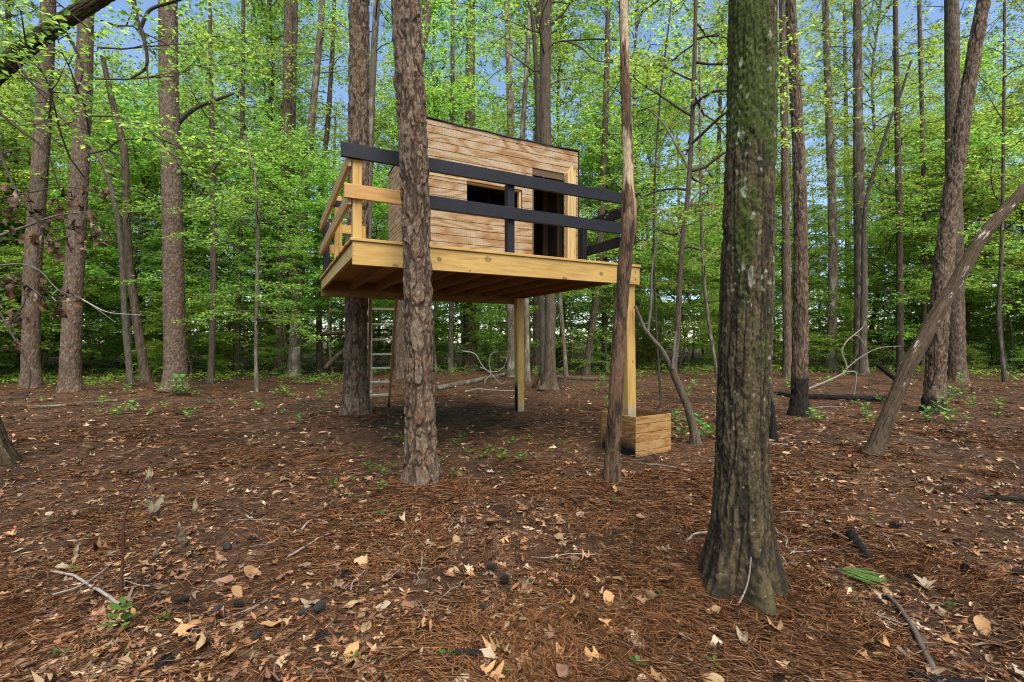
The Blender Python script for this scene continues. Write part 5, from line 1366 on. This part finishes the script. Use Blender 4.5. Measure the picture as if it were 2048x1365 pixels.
fallen('fallen_branch', 'pale twig leaning on the foot of the mossy trunk', 'twig', [(2.36, [(1502, 1112), (1498, 1150), (1490, 1180), (1478, 1204)], 3, 4)], M['twig'], PALE)
fallen('fallen_branch', 'curved pale twig behind the mossy trunk, left side', 'twig', [(3.0, [(1372, 1080), (1390, 1066), (1415, 1064)], 5, 6)], M['twig'], GREY, lay=True)
fallen('fallen_branch', 'broken stick lying in the middle foreground left of centre', 'twig', [(3.1, [(576, 1108), (605, 1095), (640, 1072), (658, 1064)], 5, 3), (3.3, [(602, 1056), (625, 1038), (648, 1042), (656, 1046)], 5, 3)], M['twig'], GREY, lay=True)

def scatter_twigs():
    r = np.random.default_rng(41); its = []
    me = []
    for k in range(5):
        n = 6; p = np.zeros((n, 3)); p[:, 0] = np.linspace(-0.5, 0.5, n); p[:, 1] = np.cumsum(r.normal(0, 0.05, n)); p[:, 2] = 0.015 + np.abs(r.normal(0, 0.02, n))
        m = mesh_np('twig', *tubes([(p, 0.012, 0.005), (np.array([p[3], p[3] + [0.12, 0.16, 0.03]]), 0.006, 0.003)], 5, GREY)); m.materials.append(M['twig']); me.append(m)
    for k in range(46):
        X, Y = floor_points(r, 1, (0, 2048), 790, 1350); X, Y = float(X[0]), float(Y[0])
        o = bpy.data.objects.new('twig', me[k % 5]); COL.objects.link(o); sc = r.uniform(0.14, 0.42) * min(2.2, max(1, Y / 4))
        o.location = (X, Y, float(ground_f(np.array([X]), np.array([Y]))[0]) + 0.012); o.scale = (sc, sc, sc * 0.8); o.rotation_euler = (0, 0, r.uniform(0, 6.28))
        tag(o, 'small dry twig lying on the leaf litter', 'twig', 'twigs strewn on the forest floor'); its.append((o, 1024 + F * X / Y, 680 + F * 1.38 / Y))
    settle_floor_labels('dry twig', its)
scatter_twigs()

# ------------------------------------------------------------------ pine cones
def cone_mesh():
    V, Fq, off = [], [], 0
    for k in range(84):
        t = (k + 0.5) / 84; a = k * 2.39996; R = 0.5 * math.sin(math.pi * (0.08 + 0.86 * t)) ** 0.8 * (1 - 0.25 * t); x = t - 0.5
        er = np.array([0, math.cos(a), math.sin(a)]); et = np.array([0, -math.sin(a), math.cos(a)]); ex = np.array([1.0, 0, 0])
        b = ex * x + er * R * 0.45; tip = ex * (x + 0.10) + er * R; w = 0.085 * (0.5 + R)
        V += [b - et * w * 0.6, b + et * w * 0.6, tip + et * w, tip - et * w, tip + ex * 0.03 + er * 0.02]
        Fq += [(off, off + 1, off + 2), (off, off + 2, off + 3), (off + 3, off + 2, off + 4)]; off += 5
    n = 8
    for i in range(n):
        a = i / n * 6.283
        V += [np.array([-0.45, 0.12 * math.cos(a), 0.12 * math.sin(a)]), np.array([0.4, 0.10 * math.cos(a), 0.10 * math.sin(a)])]
    for i in range(n):
        j = (i + 1) % n; Fq += [(off + 2 * i, off + 2 * j, off + 2 * j + 1), (off + 2 * i, off + 2 * j + 1, off + 2 * i + 1)]
    me = mesh_np('pine_cone', np.array(V), np.array(Fq), smooth=False); me.materials.append(M['cone']); return me
def build_cones():
    r = np.random.default_rng(17); me = cone_mesh(); its = []
    spots = [(455, 1085), (505, 1070), (365, 1185), (475, 1195), (435, 1210), (608, 1212), (638, 1208), (640, 1262), (692, 1140), (985, 1125), (1008, 1150), (970, 1205), (928, 1300), (950, 1300), (515, 1255), (1150, 1005), (1235, 1065), (1655, 1010), (1930, 1135), (2035, 1140), (1560, 1352), (1548, 1150), (1670, 1070), (330, 1310), (1790, 1045), (1740, 1290)]
    for k, (px, py) in enumerate(spots):
        D = F * 1.38 / (py - 680); X = (px - 1024) / F * D; s = r.uniform(0.055, 0.08)
        o = bpy.data.objects.new('pine_cone', me); COL.objects.link(o); o.scale = (s, s * 0.8, s * 0.8)
        o.location = (X, D, float(ground_f(np.array([X]), np.array([D]))[0]) + 0.026); o.rotation_euler = (r.uniform(0, 6), r.normal(0, 0.25), r.uniform(0, 6.28))
        tag(o, 'dark pine cone lying among needles and leaves', 'pine cone', 'pine cones on the forest floor'); its.append((o, px, py))
    settle_floor_labels('dark pine cone', its)
build_cones()

# ------------------------------------------------------------------ seedlings and small plants
def plant_leaf(seed):
    V, Fq = leaf_strip(seed, 5, False, 0.5); V = V.copy(); V[:, 0] += 0.45; V[:, 1] *= 1.0
    return V, Fq
def seedling_mesh(seed, n, h, leaf, spread=1.0):
    r = np.random.default_rng(seed); parts = []; its = []
    for k in range(n):
        a = k * 2.4 + r.normal(0, 0.3); el = r.uniform(0.0, 0.7); z = h * (0.25 + 0.75 * (k + 1) / n)
        V, Fq = plant_leaf(seed * 10 + k); s = leaf * r.uniform(0.7, 1.2); V = V * s
        ca, sa, ce, se = math.cos(a), math.sin(a), math.cos(el), math.sin(el)
        x = V[:, 0] * ce - V[:, 2] * se + 0.02 * spread; zz = V[:, 0] * se + V[:, 2] * ce
        W_ = np.stack([x * ca - V[:, 1] * sa, x * sa + V[:, 1] * ca, zz + z], -1)
        c = np.array([0.075, 0.165, 0.032]) * r.uniform(0.75, 1.4); parts.append((W_, [Fq], np.tile(c, (len(W_), 1))))
    stem = tubes([(np.array([[0, 0, -0.03], [0.006, 0.004, h * 0.5], [0, 0, h]]), 0.004, 0.002)], 5, (0.10, 0.10, 0.04))
    return mesh_np('stem', *stem), mesh_np('foliage', *join(parts))
def build_seedlings():
    r = np.random.default_rng(314); its = []
    prot = [seedling_mesh(900 + k, n, h, lf) for k, (n, h, lf) in enumerate(((7, 0.10, 0.075), (10, 0.16, 0.08), (5, 0.06, 0.06), (14, 0.28, 0.085)))]
    for a, b in prot: a.materials.append(M['leaf']); b.materials.append(M['leaf'])
    def put(px, py, kind, sc, label, group=None, D=None):
        D = D or F * 1.36 / (py - 680); X = (px - 1024) / F * D
        root = empty('seedling', (X, D, float(ground_f(np.array([X]), np.array([D]))[0]) + 0.005), r.uniform(0, 6.28)); root.scale = (sc, sc, sc)
        tag(root, label, 'seedling', group)
        if group: its.append((root, px, py))
        for nm, me in zip(('stem', 'foliage'), prot[kind]):
            o = bpy.data.objects.new(nm, me); COL.objects.link(o); o.parent = root
            if nm == 'foliage': o['kind'] = 'stuff'
    put(248, 1242, 1, 0.85, 'bright green leafy sprout at the foot of the dead sapling, left foreground')
    for (x, y, k, s) in ((322, 812, 1, 1.5), (345, 822, 0, 1.6), (372, 812, 1, 1.5), (395, 808, 0, 1.5), (365, 798, 3, 1.7), (352, 770, 3, 1.6)): put(x, y, k, s, 'broad-leaved green seedling round the foot of the tall left pine', 'seedlings round the tall left pine', D=10.75)
    for (x, y, k, s) in ((1405, 884, 1, 1.5), (1378, 868, 1, 1.3), (1352, 862, 3, 1.0), (1398, 868, 3, 1.0), (1362, 880, 0, 1.4), (1418, 872, 0, 1.3)): put(x, y, k, s, 'bright green plant between the planter and the crooked tree', 'plants beside the planter')
    und = [(760, 935), (772, 942), (735, 925), (745, 938), (715, 905), (790, 930), (668, 965), (702, 955), (790, 880), (905, 885), (925, 880), (945, 905), (970, 905), (985, 900), (1000, 915), (1040, 918), (1055, 875), (1085, 880), (1105, 898), (1125, 890), (1140, 905), (880, 915), (918, 945), (770, 985), (707, 990), (755, 1025), (930, 870), (850, 870), (1020, 885), (715, 890), (640, 885)]
    for (x, y) in und: put(x + r.normal(0, 3), y + r.normal(0, 2), int(r.choice([0, 2, 2])), r.uniform(0.7, 1.2), 'small green seedling sprouting in the bare soil below the deck', 'seedlings below the deck')
    for k in range(46):
        x = r.uniform(1540, 2040); y = r.uniform(752, 850); put(x, y, int(r.integers(0, 4)), r.uniform(0.8, 1.5), 'small green seedling in the leaf litter among the right-hand pines', 'seedlings among the right pines')
    for k in range(30):
        x = r.uniform(60, 680); y = r.uniform(790, 850); put(x, y, int(r.integers(0, 3)), r.uniform(0.8, 1.5), 'small green seedling on the needle floor left of the tree house', 'seedlings left of the tree house')
    for k in range(18):
        x = r.uniform(1100, 1440); y = r.uniform(765, 830); put(x, y, int(r.integers(0, 4)), r.uniform(0.8, 1.4), 'small green seedling on the floor behind the planter', 'seedlings behind the planter')
    for k in range(20):
        x = r.uniform(60, 2000); y = r.uniform(930, 1330); put(x, y, 2, r.uniform(0.35, 0.6), 'tiny green sprout poking through the foreground litter', 'tiny foreground sprouts')
    settle_floor_labels('small green seedling', its)
build_seedlings()

def build_dead_sapling():
    D = 2.62
    stem = limb(D, [(240, 1245), (242, 1180), (246, 1100), (248, 1040), (262, 1000), (286, 955)], 7, 3)
    b = stem[0][0]; root = empty('dead_sapling', (b[0], b[1], gz(b[0], b[1])))
    tag(root, 'thin reddish dead sapling with withered leaves hanging, left foreground', 'dead sapling')
    add_part(root, 'stem', tubes([stem], 6, (0.085, 0.035, 0.02)), M['farbark'])
    for p in ([(286, 955), (300, 985), (312, 1005)], [(248, 1050), (285, 1055), (318, 1095)], [(246, 1090), (200, 1050), (152, 1060)]): add_part(root, 'twig', tubes([limb(D, p, 3, 2)], 5, (0.085, 0.04, 0.025)), M['farbark'])
    r = np.random.default_rng(6); pro = [oak_leaf_mesh('dry_leaf', 580 + k, 2.2, M['dryleaf'], lobed=False) for k in range(3)]
    for (x, y) in [(298, 945), (292, 960), (304, 1000), (314, 1002), (318, 1018), (306, 1015), (152, 1092), (156, 1104), (320, 1100), (378, 1072), (358, 1060), (392, 1010)]:
        q = P(x, y, D + r.normal(0, 0.05)); sc = r.uniform(0.085, 0.12)
        o = link('dry_leaf', pro[int(r.integers(3))], M['dryleaf'], root); o.location = tuple(q - np.array(root.location)); o.scale = (sc, sc * 0.42, sc)
        o.rotation_euler = (r.normal(0, 0.3), math.pi / 2 + r.normal(0, 0.25), r.uniform(0, 6.28)); o.color = (*(np.array([0.17, 0.13, 0.075]) * r.uniform(0.6, 1.2)), 1)
build_dead_sapling()

def build_pine_sprig():
    r = np.random.default_rng(8); c = P(1738, 1160, 2.75); c[2] = gz(c[0], c[1]) + 0.03; n = 60
    a = -0.65 + r.normal(0, 0.16, n); d = np.stack([np.cos(a), np.sin(a), r.normal(0.05, 0.06, n)], -1); d /= np.linalg.norm(d, axis=1)[:, None]
    pos = c + np.array([-0.10, 0.07, 0]) + r.normal(0, 0.016, (n, 3)) * [1, 1, 0.5]; nr = np.tile([0, 0, 1.0], (n, 1)) + r.normal(0, 0.3, (n, 3)); nr -= d * (nr * d).sum(1)[:, None]; nr /= np.linalg.norm(nr, axis=1)[:, None]
    ln = r.uniform(0.16, 0.24, n); col = np.array([[0.10, 0.17, 0.05]]) * r.uniform(0.7, 1.3, (n, 1))
    root = empty('pine_sprig', tuple(c)); tag(root, 'fresh green sprig of pine needles lying right of the mossy trunk', 'pine sprig')
    add_part(root, 'needles', leaf_quads(pos, d, nr, ln, ln * 0 + 0.004, col), M['leaf'], kind='stuff')
    add_part(root, 'twig', tubes([(np.array([c + [-0.18, 0.12, 0], c + [-0.06, 0.04, 0.01]]), 0.005, 0.004)], 5, BROWN), M['twigdark'])
build_pine_sprig()

# thin limbs that show against the leaves
def extra_limbs():
    for lab, D, pcs in [
        ('crooked bare limb curving behind the tall straight left pine', 12.6, [([(352, 250), (372, 228), (400, 210), (440, 195), (468, 184)], 8, 5), ([(440, 195), (480, 182), (510, 200)], 5, 2)]),
        ('thin stem leaning right from the stout grey back trunk', 16.8, [([(1722, 745), (1726, 600), (1730, 420), (1752, 330), (1778, 245), (1800, 190), (1822, 120)], 9, 4)]),
        ('dark bending stem behind the two left pines', 13.2, [([(262, 765), (250, 640), (240, 470), (215, 350), (180, 290), (110, 220)], 12, 5)]),
        ('slender dark whip right of the near dead tree', 7.2, [([(1322, 805), (1310, 600), (1308, 400), (1320, 200), (1336, 60), (1345, -20)], 4, 3), ([(1309, 330), (1340, 250), (1372, 215)], 3, 1.5)]),
        ('branching grey stem above the cabin roof', 12.2, [([(1088, 790), (1080, 500), (1078, 300), (1070, 100), (1062, 10)], 12, 7), ([(1094, 100), (1108, 85), (1128, 80), (1160, 78), (1190, 76), (1232, 78)], 4, 3), ([(1095, 100), (1084, 60), (1070, 28)], 5, 3), ([(1134, 80), (1165, 95), (1190, 118), (1230, 125), (1245, 140)], 3, 2), ([(1098, 50), (1125, 25), (1148, -10)], 7, 5)])]:
        its = [limb(D, p, a, b) for (p, a, b) in pcs]; b0 = its[0][0][0]
        z0 = gz(b0[0], b0[1]); p0 = its[0][0]
        if b0[2] > z0 + 0.3:      # grows from the ground behind the neighbouring trunk
            it0 = (np.vstack([[[b0[0] - 0.15, b0[1] + 0.1, z0 - 0.05], [b0[0] - 0.1, b0[1] + 0.05, (z0 + b0[2]) / 2]], p0]), its[0][1] * 1.3, its[0][2]); its[0] = it0
        root = empty('hardwood_tree', (its[0][0][0][0], its[0][0][0][1], z0)); tag(root, lab, 'tree', 'tall trees round the clearing')
        for k, it in enumerate(its): add_part(root, 'trunk' if k == 0 else 'branch', tubes([it], 9, (0.10, 0.08, 0.06)), M['farbark'])
extra_limbs()
